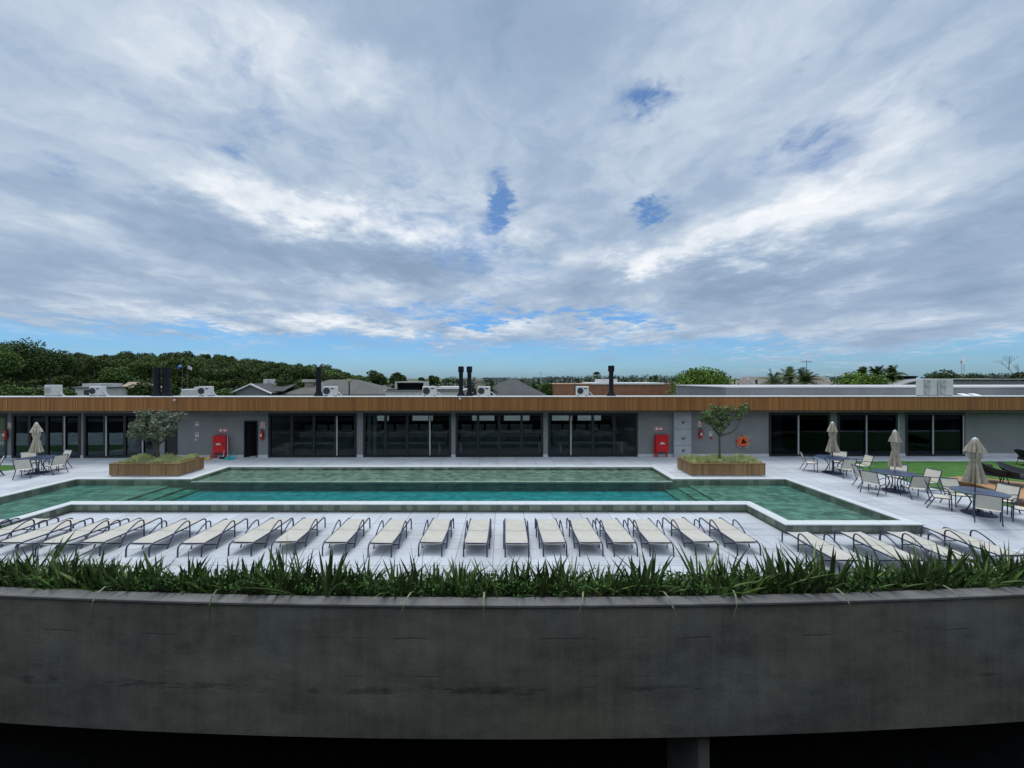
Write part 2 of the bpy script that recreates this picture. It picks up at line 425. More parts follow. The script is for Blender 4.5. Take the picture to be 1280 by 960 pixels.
# ------------------------------------------------------------------ mesh builder and object helpers
class MB:
    def __init__(s): s.v = []; s.f = []
    def add(s, vs, fs):
        b = len(s.v); s.v += [tuple(p) for p in vs]; s.f += [tuple(b + i for i in f) for f in fs]
        return s
    def box(s, x0, x1, y0, y1, z0, z1, bev=0.0, M=None):
        if bev <= 0:
            vs = [(x, y, z) for z in (z0, z1) for y in (y0, y1) for x in (x0, x1)]
            fs = [(0, 2, 3, 1), (4, 5, 7, 6), (0, 1, 5, 4), (2, 6, 7, 3), (0, 4, 6, 2), (1, 3, 7, 5)]
        else:   # every edge cut back
            b = min(bev, (x1 - x0) * .45, (y1 - y0) * .45, (z1 - z0) * .45)
            vs = []; idx = {}
            def P(x, y, z): vs.append((x, y, z)); return len(vs) - 1
            X, Y, Z = (x0, x1), (y0, y1), (z0, z1)
            for i in (0, 1):
                for j in (0, 1):
                    for k in (0, 1):
                        sx, sy, sz = (1, -1)[i], (1, -1)[j], (1, -1)[k]
                        idx[i, j, k, 'x'] = P(X[i], Y[j] + sy * b, Z[k] + sz * b)
                        idx[i, j, k, 'y'] = P(X[i] + sx * b, Y[j], Z[k] + sz * b)
                        idx[i, j, k, 'z'] = P(X[i] + sx * b, Y[j] + sy * b, Z[k])
            I = lambda i, j, k, a: idx[i, j, k, a]
            fs = []
            for i in (0, 1):
                q = [I(i, 0, 0, 'x'), I(i, 1, 0, 'x'), I(i, 1, 1, 'x'), I(i, 0, 1, 'x')]; fs.append(q if i else q[::-1])
                q = [I(0, i, 0, 'y'), I(1, i, 0, 'y'), I(1, i, 1, 'y'), I(0, i, 1, 'y')]; fs.append(q[::-1] if i else q)
                q = [I(0, 0, i, 'z'), I(1, 0, i, 'z'), I(1, 1, i, 'z'), I(0, 1, i, 'z')]; fs.append(q if i else q[::-1])
            for j in (0, 1):
                for k in (0, 1):
                    fs.append([I(0, j, k, 'y'), I(1, j, k, 'y'), I(1, j, k, 'z'), I(0, j, k, 'z')])
                    fs.append([I(j, 0, k, 'x'), I(j, 1, k, 'x'), I(j, 1, k, 'z'), I(j, 0, k, 'z')])
                    fs.append([I(j, k, 0, 'x'), I(j, k, 1, 'x'), I(j, k, 1, 'y'), I(j, k, 0, 'y')])
            for i in (0, 1):
                for j in (0, 1):
                    for k in (0, 1): fs.append([I(i, j, k, 'x'), I(i, j, k, 'y'), I(i, j, k, 'z')])
        if M: vs = [M @ Vector(p) for p in vs]
        return s.add(vs, fs)
    def quad(s, a, b, c, d): return s.add([a, b, c, d], [(0, 1, 2, 3)])
    def poly(s, pts, z): return s.add([(p[0], p[1], z) for p in pts], [tuple(range(len(pts)))])
    def prism(s, pts, z0, z1):
        n = len(pts)
        vs = [(p[0], p[1], z0) for p in pts] + [(p[0], p[1], z1) for p in pts]
        fs = [tuple(range(n))[::-1], tuple(range(n, 2 * n))] + [(i, (i + 1) % n, n + (i + 1) % n, n + i) for i in range(n)]
        return s.add(vs, fs)
    def tube(s, pts, r, n=8, cap=True, flat=1.0):
        pts = [Vector(p) for p in pts]
        rs = r if isinstance(r, (list, tuple)) else [r] * len(pts)
        T = []
        for i in range(len(pts)):
            d = pts[min(i + 1, len(pts) - 1)] - pts[max(i - 1, 0)]
            T.append(d.normalized() if d.length > 1e-9 else Vector((0, 0, 1)))
        u = T[0].orthogonal().normalized()
        vs, fs = [], []
        for i, p in enumerate(pts):
            u = u - T[i] * u.dot(T[i])
            u = u.normalized() if u.length > 1e-6 else T[i].orthogonal().normalized()
            w_ = T[i].cross(u)
            for k in range(n):
                a = 2 * math.pi * k / n
                vs.append(p + u * math.cos(a) * rs[i] + w_ * math.sin(a) * rs[i] * flat)
        for i in range(len(pts) - 1):
            for k in range(n):
                k2 = (k + 1) % n
                fs.append((i * n + k, i * n + k2, (i + 1) * n + k2, (i + 1) * n + k))
        if cap: fs += [tuple(range(n))[::-1], tuple((len(pts) - 1) * n + k for k in range(n))]
        return s.add(vs, fs)
    def lathe(s, prof, n=20, star=0.0, k=8, c=(0, 0, 0), seed=0, cap=True):
        rr = random.Random(seed); ph = [rr.uniform(-.35, .35) for _ in range(n)]
        vs, fs = [], []
        w3 = [rr.uniform(0, 6.28) for _ in range(4)]
        for row_, (r, z) in enumerate(prof):
            st = star[min(row_, len(star) - 1)] if isinstance(star, (list, tuple)) else star
            for i in range(n):
                a = 2 * math.pi * i / n
                q = r * (1 + st * math.cos(k * a + .8 * math.sin(2 * a + w3[0])) + st * .7 * math.sin(3 * a + w3[1]) * math.sin(a + w3[2]) + st * .25 * ph[(i * 3) % n])
                vs.append((c[0] + q * math.cos(a), c[1] + q * math.sin(a), c[2] + z))
        for j in range(len(prof) - 1):
            for i in range(n):
                i2 = (i + 1) % n
                fs.append((j * n + i, j * n + i2, (j + 1) * n + i2, (j + 1) * n + i))
        if cap: fs += [tuple(range(n))[::-1], tuple((len(prof) - 1) * n + i for i in range(n))]
        return s.add(vs, fs)
    def sheet(s, rows, th=0.0):
        """a grid of points; th gives it thickness downwards along its normal"""
        m, n = len(rows), len(rows[0])
        top = [Vector(p) for r in rows for p in r]
        fs = [(i * n + j, i * n + j + 1, (i + 1) * n + j + 1, (i + 1) * n + j) for i in range(m - 1) for j in range(n - 1)]
        if th <= 0: return s.add(top, fs)
        nor = []
        for i in range(m):
            for j in range(n):
                a = top[i * n + min(j + 1, n - 1)] - top[i * n + max(j - 1, 0)]
                b = top[min(i + 1, m - 1) * n + j] - top[max(i - 1, 0) * n + j]
                nor.append(a.cross(b).normalized())
        N = m * n
        vs = top + [p - q * th for p, q in zip(top, nor)]
        fs = fs + [tuple(N + q for q in f[::-1]) for f in fs]
        edge = [j for j in range(n)] + [i * n + n - 1 for i in range(1, m)] + [(m - 1) * n + j for j in range(n - 2, -1, -1)] + [i * n for i in range(m - 2, 0, -1)]
        for a, b in zip(edge, edge[1:] + edge[:1]): fs.append((b, a, N + a, N + b))
        return s.add(vs, fs)
    def mesh(s, name, m, smooth=None):
        me = bpy.data.meshes.new(name)
        me.from_pydata(s.v, [], s.f)
        for q in (m if isinstance(m, (list, tuple)) else [m]): me.materials.append(q)
        if smooth is not None:
            me.polygons.foreach_set('use_smooth', [True] * len(me.polygons))
            if smooth < 180: me.set_sharp_from_angle(angle=R(smooth))
        me.update()
        return me
    def build(s, name, m, parent=None, smooth=None, loc=None, rz=0.0):
        o = bpy.data.objects.new(name, s.mesh(name, m, smooth))
        col.objects.link(o)
        if parent: o.parent = parent
        if loc is not None: o.location = loc
        if rz: o.rotation_euler = (0, 0, rz)
        return o

def tag(o, label=None, cat=None, group=None, kind=None):
    if label: o['label'] = label
    if cat: o['category'] = cat
    if group: o['group'] = group
    if kind: o['kind'] = kind
    return o
def thing(name, label, cat, loc=(0, 0, 0), rz=0.0, group=None):
    o = bpy.data.objects.new(name, None); col.objects.link(o)
    o.empty_display_size = .2
    o.location = loc; o.rotation_euler = (0, 0, rz)
    return tag(o, label, cat, group)
def copy_tree(o, parent=None):
    c = o.copy(); col.objects.link(c)
    if parent: c.parent = parent
    for ch in list(o.children): copy_tree(ch, c)
    return c
def structure(name, mb, m, **k): return tag(mb.build(name, m, **k), kind='structure')
def bez(p0, p1, p2, n=6):
    p0, p1, p2 = Vector(p0), Vector(p1), Vector(p2)
    return [(p0 * (1 - t) ** 2 + p1 * 2 * t * (1 - t) + p2 * t * t) for t in [i / n for i in range(n + 1)]]

# ------------------------------------------------------------------ ground, decks, lower level
YW0, RW = 7.96, 155.0                      # the curved wall's front edge
def YF(x): return YW0 + RW - math.sqrt(RW * RW - x * x)
FD = -0.30                                 # level of the lounger deck
mb = MB(); mb.box(-3500, 3500, 22.8, 7000, -1.0, -.06)
structure('ground', mb, M_ground)
mb = MB()
xs = [-22 + 44 * i / 44 for i in range(45)]
for a, b in zip(xs, xs[1:]):
    mb.quad((a, YF(a) + 1.05, FD), (b, YF(b) + 1.05, FD), (b, 11.4, FD), (a, 11.4, FD))
for x0, x1, y1 in ((-19.42, -15.5, 11.9), (-15.5, 8.8, 13.9), (8.8, 13.03, 11.9)): mb.quad((x0, 11.4, FD), (x1, 11.4, FD), (x1, y1, FD), (x0, y1, FD))
for s_ in (-1, 1):
    x0, x1 = sorted((22 * s_, 60 * s_)); mb.quad((x0, 9.5, FD), (x1, 9.5, FD), (x1, 11.4, FD), (x0, 11.4, FD))
for x0, x1 in ((13.03, 60), (-60, -19.42)):
    mb.quad((x0, 11.4, FD), (x1, 11.4, FD), (x1, 12.1, 0), (x0, 12.1, 0))
    mb.quad((x0, 12.1, 0), (x1, 12.1, 0), (x1, 24, 0), (x0, 24, 0))
    e = x0 if x0 > 0 else x1
    mb.add([(e, 11.4, FD), (e, 12.1, 0), (e, 12.1, FD)], [(0, 1, 2)])
for (x0, x1, y0) in ((-19.42, -14.27, 17.57), (-14.27, 7.97, 19.92), (7.97, 13.03, 17.57)):
    mb.quad((x0, y0, 0), (x1, y0, 0), (x1, 24, 0), (x0, 24, 0))
structure('deck', mb, M_deck)
# lower level under the deck and in the gap in front of the wall
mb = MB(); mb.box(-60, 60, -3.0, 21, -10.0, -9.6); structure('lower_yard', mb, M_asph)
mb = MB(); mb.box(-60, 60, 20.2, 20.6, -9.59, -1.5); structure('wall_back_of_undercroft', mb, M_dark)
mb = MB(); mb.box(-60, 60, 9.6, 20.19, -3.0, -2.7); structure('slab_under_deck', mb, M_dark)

# ------------------------------------------------------------------ the curved planter wall
def rim_material():
    m, t, p, out = custom('rim_concrete')
    pos = gpos(t)
    run = t.noise(t.mapping(pos, (9, .6, 1)), 1.0, 5, .6); big = t.noise(pos, 1.3, 7, .65)
    k = t.m('ADD', .75, t.m('MULTIPLY', t.m('SUBTRACT', big, .5), 1.2))
    k = t.m('ADD', k, t.m('MULTIPLY', t.smooth(run, .60, .74), t.m('MULTIPLY', t.smooth(t.noise(pos, .8, 3, .5), .45, .6), 1.1)))
    t.put(p.inputs['Base Color'], t.mix(1.0, (.180, .180, .176, 1), t.combine(k, k, k), 'MULTIPLY')); p.inputs['Roughness'].default_value = .85
    bp = t.node('ShaderNodeBump'); bp.inputs['Strength'].default_value = .4; bp.inputs['Distance'].default_value = .02
    t.put(bp.inputs['Height'], t.noise(pos, 30, 4, .6)); t.l.new(bp.outputs[0], p.inputs['Normal'])
    return m
pw_ = thing('planter_wall', 'long curved dark concrete wall with a pale rim holding a strip of plants', 'wall', (0, YW0, 0))
mb = MB(); rim = MB(); soil = MB()
xs = [-26 + 52 * i / 78 for i in range(79)]
def strip(m_, prof):
    n = len(prof)
    vs = []
    for x in xs:
        for (dy, z) in prof: vs.append((x, YF(x) + dy - YW0, z))
    m_.add(vs, [(i * n + j, (i + 1) * n + j, (i + 1) * n + (j + 1) % n, i * n + (j + 1) % n) for i in range(len(xs) - 1) for j in range(n)])
strip(mb, [(.035, -3.0), (.28, -3.0), (.28, -.253), (.035, -.253)])
strip(rim, [(0, -.245), (.305, -.245), (.305, -.2), (.29, -.195), (.012, -.195), (0, -.205)])
wallo = mb.build('wall', M_conc, pw_)
rim.build('rim', rim_material(), pw_)
strip(soil, [(.31, -.36), (1.045, -.36), (1.045, -.24), (.31, -.24)])
soil.build('soil', M_soil, pw_)
# drip marks left on the rim are thin runs of lime: part of its own material above
col_ = thing('concrete_column', 'concrete column standing in the dark gap under the curved wall', 'column', (4.38, 9.2, -9.6))
MB().box(-.125, .125, -.85, .75, 0, 6.6, .02).build('shaft', mat('column_concrete', (.19, .18, .165), .8, .15, 1.2, .2, 20), col_)
MB().box(-.32, .32, -1.05, .95, 0, .25, .02).build('footing', MATS['column_concrete'], col_)

# ------------------------------------------------------------------ the building the photograph is taken from (it closes the gap and shades the wall)
ab = thing('apartment_building', 'tall grey building opposite the pool house, mirrored in its glass', 'building', (0, -1.4, -9.6))
M_bld = mat('grey_building', (.22, .22, .22), .85, .1, .4)
sl = MB(); cl = MB(); gp = MB()
levels = [(-3.0, .35), (-.2, .35), (2.9, .35), (6.6, .7)]
for z, t_ in levels: sl.box(-90, 90, -9, 0, z + 9.6 - t_, z + 9.6, .02)
sl.build('floor_slab', M_bld, ab)
for x in range(-84, 85, 7): cl.box(x - .2, x + .2, -.9, -.5, 0, 15.4)
cl.build('column', M_bld, ab)
for (z0, t0), (z1, t1) in zip(levels, levels[1:]):
    gp.box(-89.5, 89.5, -1.35, -1.3, z0 + 9.602, z1 + 9.598 - t1)
gp.build('window_band', mat('dark_window_band', (.02, .025, .03), .15, .1, .3), ab)
MB().box(-89.8, 89.8, -1.9, -1.4, 0.02, 6.2).build('lower_wall', M_dark, ab)

# ------------------------------------------------------------------ swimming pool
WL = -.095
outline = [(-19.05, 12.19), (-15.77, 12.19), (-15.77, 14.1), (9.06, 14.1), (9.06, 12.19), (12.65, 12.19), (12.65, 17.2), (7.6, 17.2), (7.6, 19.55), (-13.9, 19.55), (-13.9, 17.2), (-19.05, 17.2)]
def offset(poly, d):
    n = len(poly); out = []
    for i in range(n):
        p0, p1, p2 = (Vector(poly[j % n]) for j in (i - 1, i, i + 1))
        d1, d2 = (p1 - p0).normalized(), (p2 - p1).normalized()
        n1_, n2_ = Vector((d1.y, -d1.x)), Vector((d2.y, -d2.x))
        out.append(tuple(p1 + (n1_ + n2_) * d))
    return out
pool = thing('swimming_pool', 'wide green tiled swimming pool with teal deep middle and white stone coping', 'swimming pool', (0, 0, 0))
oo = offset(outline, .35)
n = len(outline)
cp = MB()
for i in range(n):
    j = (i + 1) % n
    a, b, c, d = outline[i], outline[j], oo[j], oo[i]
    L = (Vector(b) - Vector(a)).length; k = max(1, round(L / .8))
    cp.quad((*a, .006), (*b, .006), (*c, .006), (*d, .006))
    cp.quad((*a, -.026), (*b, -.026), (*b, .006), (*a, .006))
    cp.quad((*c, -.026), (*d, -.026), (*d, .006), (*c, .006))
    cp.quad((*b, -.026), (*a, -.026), (*d, -.026), (*c, -.026))
def coping_material():
    m, t, p, out = custom('coping_slabs')
    pos = gpos(t); x, y, z = t.sep(pos)
    def line(q):
        fr = t.m('FRACT', q); d = t.m('MINIMUM', fr, t.m('SUBTRACT', 1.0, fr))
        return t.m('SUBTRACT', 1.0, t.smooth(d, .006, .014))
    g = t.node('ShaderNodeNewGeometry')
    j = t.m('MAXIMUM', line(t.m('DIVIDE', t.m('ADD', x, 100.2), 1.0)), line(t.m('DIVIDE', t.m('ADD', y, 100.37), 1.0)))
    k = t.m('ADD', .9, t.m('MULTIPLY', t.m('SUBTRACT', t.noise(pos, 3, 6, .65), .5), .35))
    c = t.mix(1.0, (.65, .68, .70, 1), t.combine(k, k, k), 'MULTIPLY')
    c = t.mix(t.m('MULTIPLY', j, .5), c, (.3, .3, .3, 1))
    t.put(p.inputs['Base Color'], c); p.inputs['Roughness'].default_value = .5
    return m
cp.build('coping', coping_material(), pool)
sh = MB()
inn = offset(outline, .012)
for i in range(n):
    a, b = inn[i], inn[(i + 1) % n]
    sh.quad((*a, -1.2), (*a, -.027), (*b, -.027), (*b, -1.2))
sh.build('basin_wall', M_tile, pool)
ow = MB(); o33 = offset(outline, .32)
for i in range(n):
    a, b = o33[i], o33[(i + 1) % n]
    ow.quad((*a, FD - .05), (*b, FD - .05), (*b, -.025), (*a, -.025))
ow.build('outer_wall', M_tile_out, pool)
for nm, rects in (('shelf', [(-13.9, 7.6, 17.2, 19.57, -.17)]),
                  ('wading_floor', [(8.35, 12.67, 14.08, 17.21, -.29), (9.05, 12.67, 12.17, 14.08, -.29)]), ('wading_floor', [(-19.07, -14.85, 14.08, 17.21, -.29), (-19.07, -15.76, 12.17, 14.08, -.29)]),
                  ('step', [(7.8, 8.35, 14.08, 17.21, -.37)]), ('step', [(7.2, 7.8, 14.08, 17.21, -.45)]),
                  ('step', [(-14.85, -14.1, 14.08, 17.21, -.37)]), ('step', [(-14.1, -13.5, 14.08, 17.21, -.45)]),
                  ('deep_floor', [(-13.5, 7.2, 14.08, 17.2, -.53)])):
    q = MB()
    for (x0, x1, y0, y1, z) in rects: q.box(x0, x1, y0, y1, -1.3, z)
    q.build(nm, M_tile_deep if nm == 'deep_floor' else M_tile, pool)
MB().box(-13.5, 7.2, 17.17, 17.199, -.6, -.17).build('deep_wall', mat('deep_wall_tile', (.07, .14, .13), .5, .35, 3), pool)
MB().box(-13.89, 7.59, 17.13, 17.26, -.169, -.102).build('shelf_edge', mat('pale_edge_tile', (.50, .56, .48), .5, .15, 4), pool)
wtr = MB(); wtr.prism(offset(outline, .02), -1.25, WL)
wtr.build('water', M_water, pool)

# ------------------------------------------------------------------ pool house
ph = thing('pool_house', 'long low pool house with timber fascia, dark glass bays and grey walls', 'building', (0, FY, 0), FA)
ZW = 2.54                                   # head of the bays
U0, U1 = FU(-150), FU(1430)
OVH = -1.05
fas = MB()
u = U0; rr = random.Random(3)
while u < U1:
    wd = rr.choice((.085, .085, .11, .14)); dv = rr.uniform(0, .012)
    fas.box(u + .004, u + wd - .004, OVH + dv, OVH + .05, 2.745, 3.47); u += wd
fas.build('fascia', M_fascia, ph)
MB().box(U0, U1, OVH + .051, OVH + .1, 2.75, 3.47).build('fascia_backing', M_black, ph)
MB().box(U0, U1, OVH + .101, .9, 2.62, 2.745).build('soffit', mat('soffit_board', (.09, .075, .06), .8, .2, 1), ph)
roof = MB(); roof.box(U0, U1, OVH + .101, .85, 3.16, 3.475); roof.box(U0, U1, .851, 6.0, 3.0, 3.18)
roof = roof.build('roof', M_roof, ph)
MB().box(U0, U1, OVH - .03, OVH + .14, 3.478, 3.53, .008).build('flashing', M_flash, roof)
# bays: (left px, right px, splits, pale stiles)
BAYS = [(-60, 9, (-25, -8), ()), (15, 101, (37, 59, 80), (81.5,)), (105, 199, (131, 156, 178), (133.5, 179)),
        (335.5, 446, (365, 392.5, 420), (421.5,)), (454, 564, (482, 509, 537), (537.5,)), (569.5, 679, (597.5, 624, 652), ()),
        (685, 797, (713, 741, 767.5), (713.5,)), (961, 1037.5, (997.5,), (997.5,)), (1046.5, 1122, (1082.5,), (1082.5, 1122.5)),
        (1131.5, 1206, (1165.5,), (1165.5, 1203.5))]
holes = []
for (a, b, sp, stiles) in BAYS:
    ua, ub = FU(a), FU(b)
    holes.append((ua, ub))
    f = MB()
    f.box(ua, ua + .13, -.03, .1, 0, ZW); f.box(ub - .13, ub, -.03, .1, 0, ZW)
    f.box(ua + .13, ub - .13, -.03, .1, ZW - .17, ZW); f.box(ua + .13, ub - .13, -.03, .1, .0, .11)
    edges = [ua + .13] + [FU(q) for q in sp] + [ub - .13]
    for q in edges[1:-1]: f.box(q - .075, q + .075, -.02, .08, .11, ZW - .17)
    fo = f.build('window', M_black, ph)
    for i, (p, q) in enumerate(zip(edges, edges[1:])):
        p2 = p + (.075 if i else 0); q2 = q - (.075 if i < len(edges) - 2 else 0)
        MB().box(p2, q2, .02, .032, .11, ZW - .17).build('pane', M_glass_dark if a > 900 else M_glass_left if a < 200 else M_glass, fo)
    for q in stiles:
        x = FU(q); MB().box(x - .035, x + .035, -.045, -.022, .11, ZW - .18).build('stile', M_alu, fo)
doors = [(206, 222, 2.05), (305, 322.5, 2.10)]
for (a, b, h) in doors: holes.append((FU(a), FU(b)))
holes.sort()
wl = MB(); u = U0
for (a, b) in holes + [(U1, U1)]:
    if a > u: wl.box(u, a, 0, .2, .15, ZW); 
    u = b
wl.box(U0, U1, .003, .2, ZW, 2.62)
for (a, b, h) in doors: wl.box(FU(a), FU(b), 0, .2, h, ZW)
wl.build('wall', M_gray, ph)
u = U0
for (a, b) in holes + [(U1, U1)]:
    if a > u + .01: MB().box(u + .004, a - .004, -.03, .2, 0, .15).build('plinth', M_kerb, ph)
    u = b
for i, (a, b, h) in enumerate(doors):
    f = MB(); ua, ub = FU(a), FU(b)
    f.box(ua, ua + .07, -.02, .15, 0, h); f.box(ub - .07, ub, -.02, .15, 0, h); f.box(ua + .07, ub - .07, -.02, .15, h - .07, h)
    fo = f.build('door_frame', M_black, ph)
    if i == 0: MB().box(ua + .07, ub - .07, .02, .06, .01, h - .07).build('door_leaf', M_black, fo)
    else:       # stands open, its leaf swung inwards
        MB().box(0, .045, 0, .62, .01, h - .075, M=Matrix.Translation((ua + .09, .1, 0)) @ Matrix.Rotation(R(-24), 4, 'Z')).build('door_leaf', M_black, fo)
cpn = MB()
ua, ub = FU(841), FU(862.5)
for z0, z1 in ((.0, .66), (.675, 1.60), (1.615, 2.615)): cpn.box(ua, ub, -.16, -.002, z0, z1, .008)
cpan = cpn.build('concrete_panel', M_panel, ph)
kn = MB()
for z in (.35, 1.03, 1.95):
    kn.tube([(ua + .52, -.162, z), (ua + .52, -.20, z)], .05, 10); kn.box(ua + .45, ua + .66, -.19, -.161, z + .06, z + .085)
kn.build('tie_hook', mat('rusty_metal', (.16, .14, .12), .6, .2, 5, metal=.4), cpan)
# rooms behind the glass
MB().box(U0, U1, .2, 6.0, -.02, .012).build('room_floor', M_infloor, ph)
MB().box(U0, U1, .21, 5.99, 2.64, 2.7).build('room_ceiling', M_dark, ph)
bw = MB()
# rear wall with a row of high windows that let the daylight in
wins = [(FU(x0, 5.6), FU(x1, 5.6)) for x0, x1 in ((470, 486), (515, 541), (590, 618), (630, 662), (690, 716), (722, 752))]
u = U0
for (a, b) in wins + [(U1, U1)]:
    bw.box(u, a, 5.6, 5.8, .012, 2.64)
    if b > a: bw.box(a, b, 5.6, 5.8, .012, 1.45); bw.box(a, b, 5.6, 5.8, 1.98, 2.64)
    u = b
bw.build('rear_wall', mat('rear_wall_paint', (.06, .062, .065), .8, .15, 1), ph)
pt = MB()
for px in (103, 203, 331, 800, 958, 1209): 
    uu = FU(px); pt.box(uu - .06, uu + .06, .21, 5.59, .013, 2.63)
pt.build('partition', M_inwall, ph)
ct = MB()
for (a, b) in ((375, 440), (460, 560), (575, 675), (690, 770)):
    ua, ub = FU(a, 3.4), FU(b, 3.4); ct.box(ua, ub, 3.1, 3.9, .90, 1.0); ct.box(ua, ub, 1.3, 1.7, .56, .61); ct.box(ua + .2, ua + .3, 1.35, 1.65, .013, .56); ct.box(ub - .3, ub - .2, 1.35, 1.65, .013, .56)
    k_ = ua
    while k_ < ub - .7: ct.box(k_ + .05, k_ + .72, 3.92, 3.98, .013, 1.40); k_ += .82; ct.box(ua + .05, ub - .05, 3.3, 3.8, .013, .9)
cto = ct.build('counter', mat('counter_stone', (.66, .66, .66), .4, .2, 2), ph)
pil = MB()
for px in (462, 469): uu = FU(px, 1.0); pil.box(uu - .09, uu + .09, .9, 1.1, .013, 2.63)
uu = FU(965, 1.4); pil.box(uu, uu + .55, 1.3, 1.6, .013, 2.63)
pil.build('inner_column', M_inwall, ph)
# parapet of the higher rear volume on the right
par = MB(); ua, ub = FU(908, 6.0), U1 + 14
par.box(ua, ub, 6.002, 14.0, -.05, 3.80)
paro = par.build('rear_wing', M_grey2, ph)
MB().box(ua - .05, ub, 5.95, 14.05, 3.802, 3.90, .01).build('parapet_cap', mat('cap_concrete', (.46, .46, .46), .7, .1, .6), paro)
# black flues through the roof
for (a, b, yt, capw, v) in ((192, 200.5, 459, 0, -.1), (203, 212.5, 459, 0, .1), (394.5, 402, 459, 0, .1), (573, 579.5, 458, 1, .1), (583.5, 590, 458, 1, .1), (760.5, 767.5, 457, 1, .1)):
    ua, ub = FU(a, v), FU(b, v); c_, r_ = (ua + ub) / 2, (ub - ua) / 2 * (.93 if capw else .84)
    zt = PZ(yt, FY + v + c_ * math.sin(FA))
    q = MB()
    rb = r_ * (.86 if capw else 1.0)
    q.lathe([(r_ * 1.75, 3.476), (r_ * 1.7, 3.52), (rb * 1.06, 3.74), (rb, 3.76), (rb, zt - (.36 if capw else .05)), (r_ * 1.18 if capw else rb, zt - (.32 if capw else .05)),
             (r_ * 1.18 if capw else rb * 1.04, zt - .01), (r_ * .8, zt)], 16, c=(c_, v, 0))
    q.build('chimney', M_flue, roof, smooth=35)

yw = thing('garden_wall', 'pale yard wall behind the pool house, glimpsed through its rear windows', 'wall', FW(0, 9.0), FA)
MB().box(FU(440, 9), FU(780, 9), 0, .2, -.06, 2.3).build('wall', MATS.get('white_wall') or mat('white_wall', (.75, .75, .73), .8, .08, .6), yw)
MB().box(FU(440, 9), FU(780, 9), -.03, .23, 2.302, 2.36).build('coping', M_flash, yw)

# ------------------------------------------------------------------ things on the roof
def fan_unit(w_, d_, h_, fans, m, label, group, loc, grille=None, pipe=True):
    t = thing('air_conditioner', label, 'air conditioner', loc, FA, group)
    MB().box(-w_ / 2, w_ / 2, 0, d_, .06, .06 + h_, .02).build('casing', m, t)
    for (fx, fz, r) in fans:
        q = MB()
        q.lathe([(r, 0), (r, .02), (r * .93, .03), (r * .9, .012), (r * .25, .006), (r * .2, .035), (.01, .04)], 20)
        g = q.build('fan_grille', mat('grille_black', (.03, .032, .036), .5, .2, 10), t, smooth=40)
        g.rotation_euler = (R(90), 0, 0); g.location = (fx, 0.002, fz)
    for x in (-w_ * .36, w_ * .36): MB().box(x - .03, x + .03, -.02, d_ + .02, 0, .06).build('foot', M_black, t)
    if pipe:
        MB().tube(bez((w_ / 2 - .02, .15, .22), (w_ / 2 + .10, .15, .30), (w_ / 2 + .16, .15, .15), 6) + [(w_ / 2 + .24, .15, .07), (w_ / 2 + .34, .17, .03)], .024, 8).build('pipe', M_white, t, smooth=60)
    return t
RZ = 3.477
for (a, b, yt, lab) in ((55, 76, 487, 'large pale air conditioner at the far left end of the roof, showing no dark fan'),
                        (111, 131, 489, 'white air conditioner with black fan on the roof left of the left tree'),
                        (247, 266, 488.5, 'white air conditioner with black fan just right of the two thick black flues'),
                        (403.5, 422, 488, 'white air conditioner with black fan close beside the single plain black flue'),
                        (528, 546, 487, 'white air conditioner with black fan left of the slim twin black flues'),
                        (597, 613, 487, 'white air conditioner with black fan right of the slim twin black flues'),
                        (720, 736, 487, 'white air conditioner with black fan left of the single capped black flue')):
    v = -.45
    mid = FU((a + b) / 2, v)
    b -= max(0, -mid) * .22; a += max(0, mid) * .22
    ua, ub = FU(a, v), FU(b, v); w_ = ub - ua
    pale = a == 55
    h_ = .52 if not pale else .60
    t = fan_unit(w_, .32, h_, [(-w_ * .21, .06 + h_ * .5, min(h_ * .41, w_ * .26))], M_offwhite if pale else M_white, lab, 'air conditioners along the roof edge', FW((ua + ub) / 2, v, RZ))
    if pale: 
        for ch in t.children:
            if ch.name.startswith('fan_grille'): ch.data.materials.clear(); ch.data.materials.append(mat('grille_grey', (.34, .36, .35), .5, .1, 10))
    else: MB().box(w_ * .12, w_ * .34, -.004, .0, h_ - .1, h_ - .04).build('badge', M_black, t)
for (a, b, lab) in ((1154, 1171.5, 'tall grey twin-fan outdoor unit, left one of the touching pair on the right roof'), (1173.5, 1192, 'tall grey twin-fan outdoor unit, right one of the touching pair on the right roof')):
    v = -.5
    ua, ub = FU(a, v), FU(b, v); w_ = ub - ua
    q = fan_unit(w_, .4, .93, [(-w_ * .22, .30, .16), (-w_ * .22, .74, .16)], M_offwhite, lab, 'twin-fan outdoor units', FW((ua + ub) / 2, v, RZ), pipe=False)
    MB().box(-w_ / 2 + .03, -.02, -.0015, .0, .1, .95).build('fan_panel', mat('unit_panel_grey', (.30, .32, .31), .5, .1, 5), q)
    for ch in q.children:
        if ch.name.startswith('fan_grille'): ch.data.materials.clear(); ch.data.materials.append(mat('grille_light', (.42, .43, .42), .5, .1, 10))
for i, (a, b) in enumerate(((1199, 1212), (1213, 1225))):
    ua, ub = FU(a, .3), FU(b, .3)
    q = MB(); q.sheet([[(-.2, -.2, .02), (.2, -.2, .02)], [(-.2, .2, .13), (.2, .2, .13)]], .03)
    o = q.build('skylight', mat('bright_panel', (.80, .80, .80), .4, .03, 2), loc=FW((ua + ub) / 2, .3, RZ), rz=FA)
    tag(o, ('left' if i == 0 else 'right') + ' one of two small white tilted panels on the roof beside the tall grey units', 'roof panel', 'white roof panels')
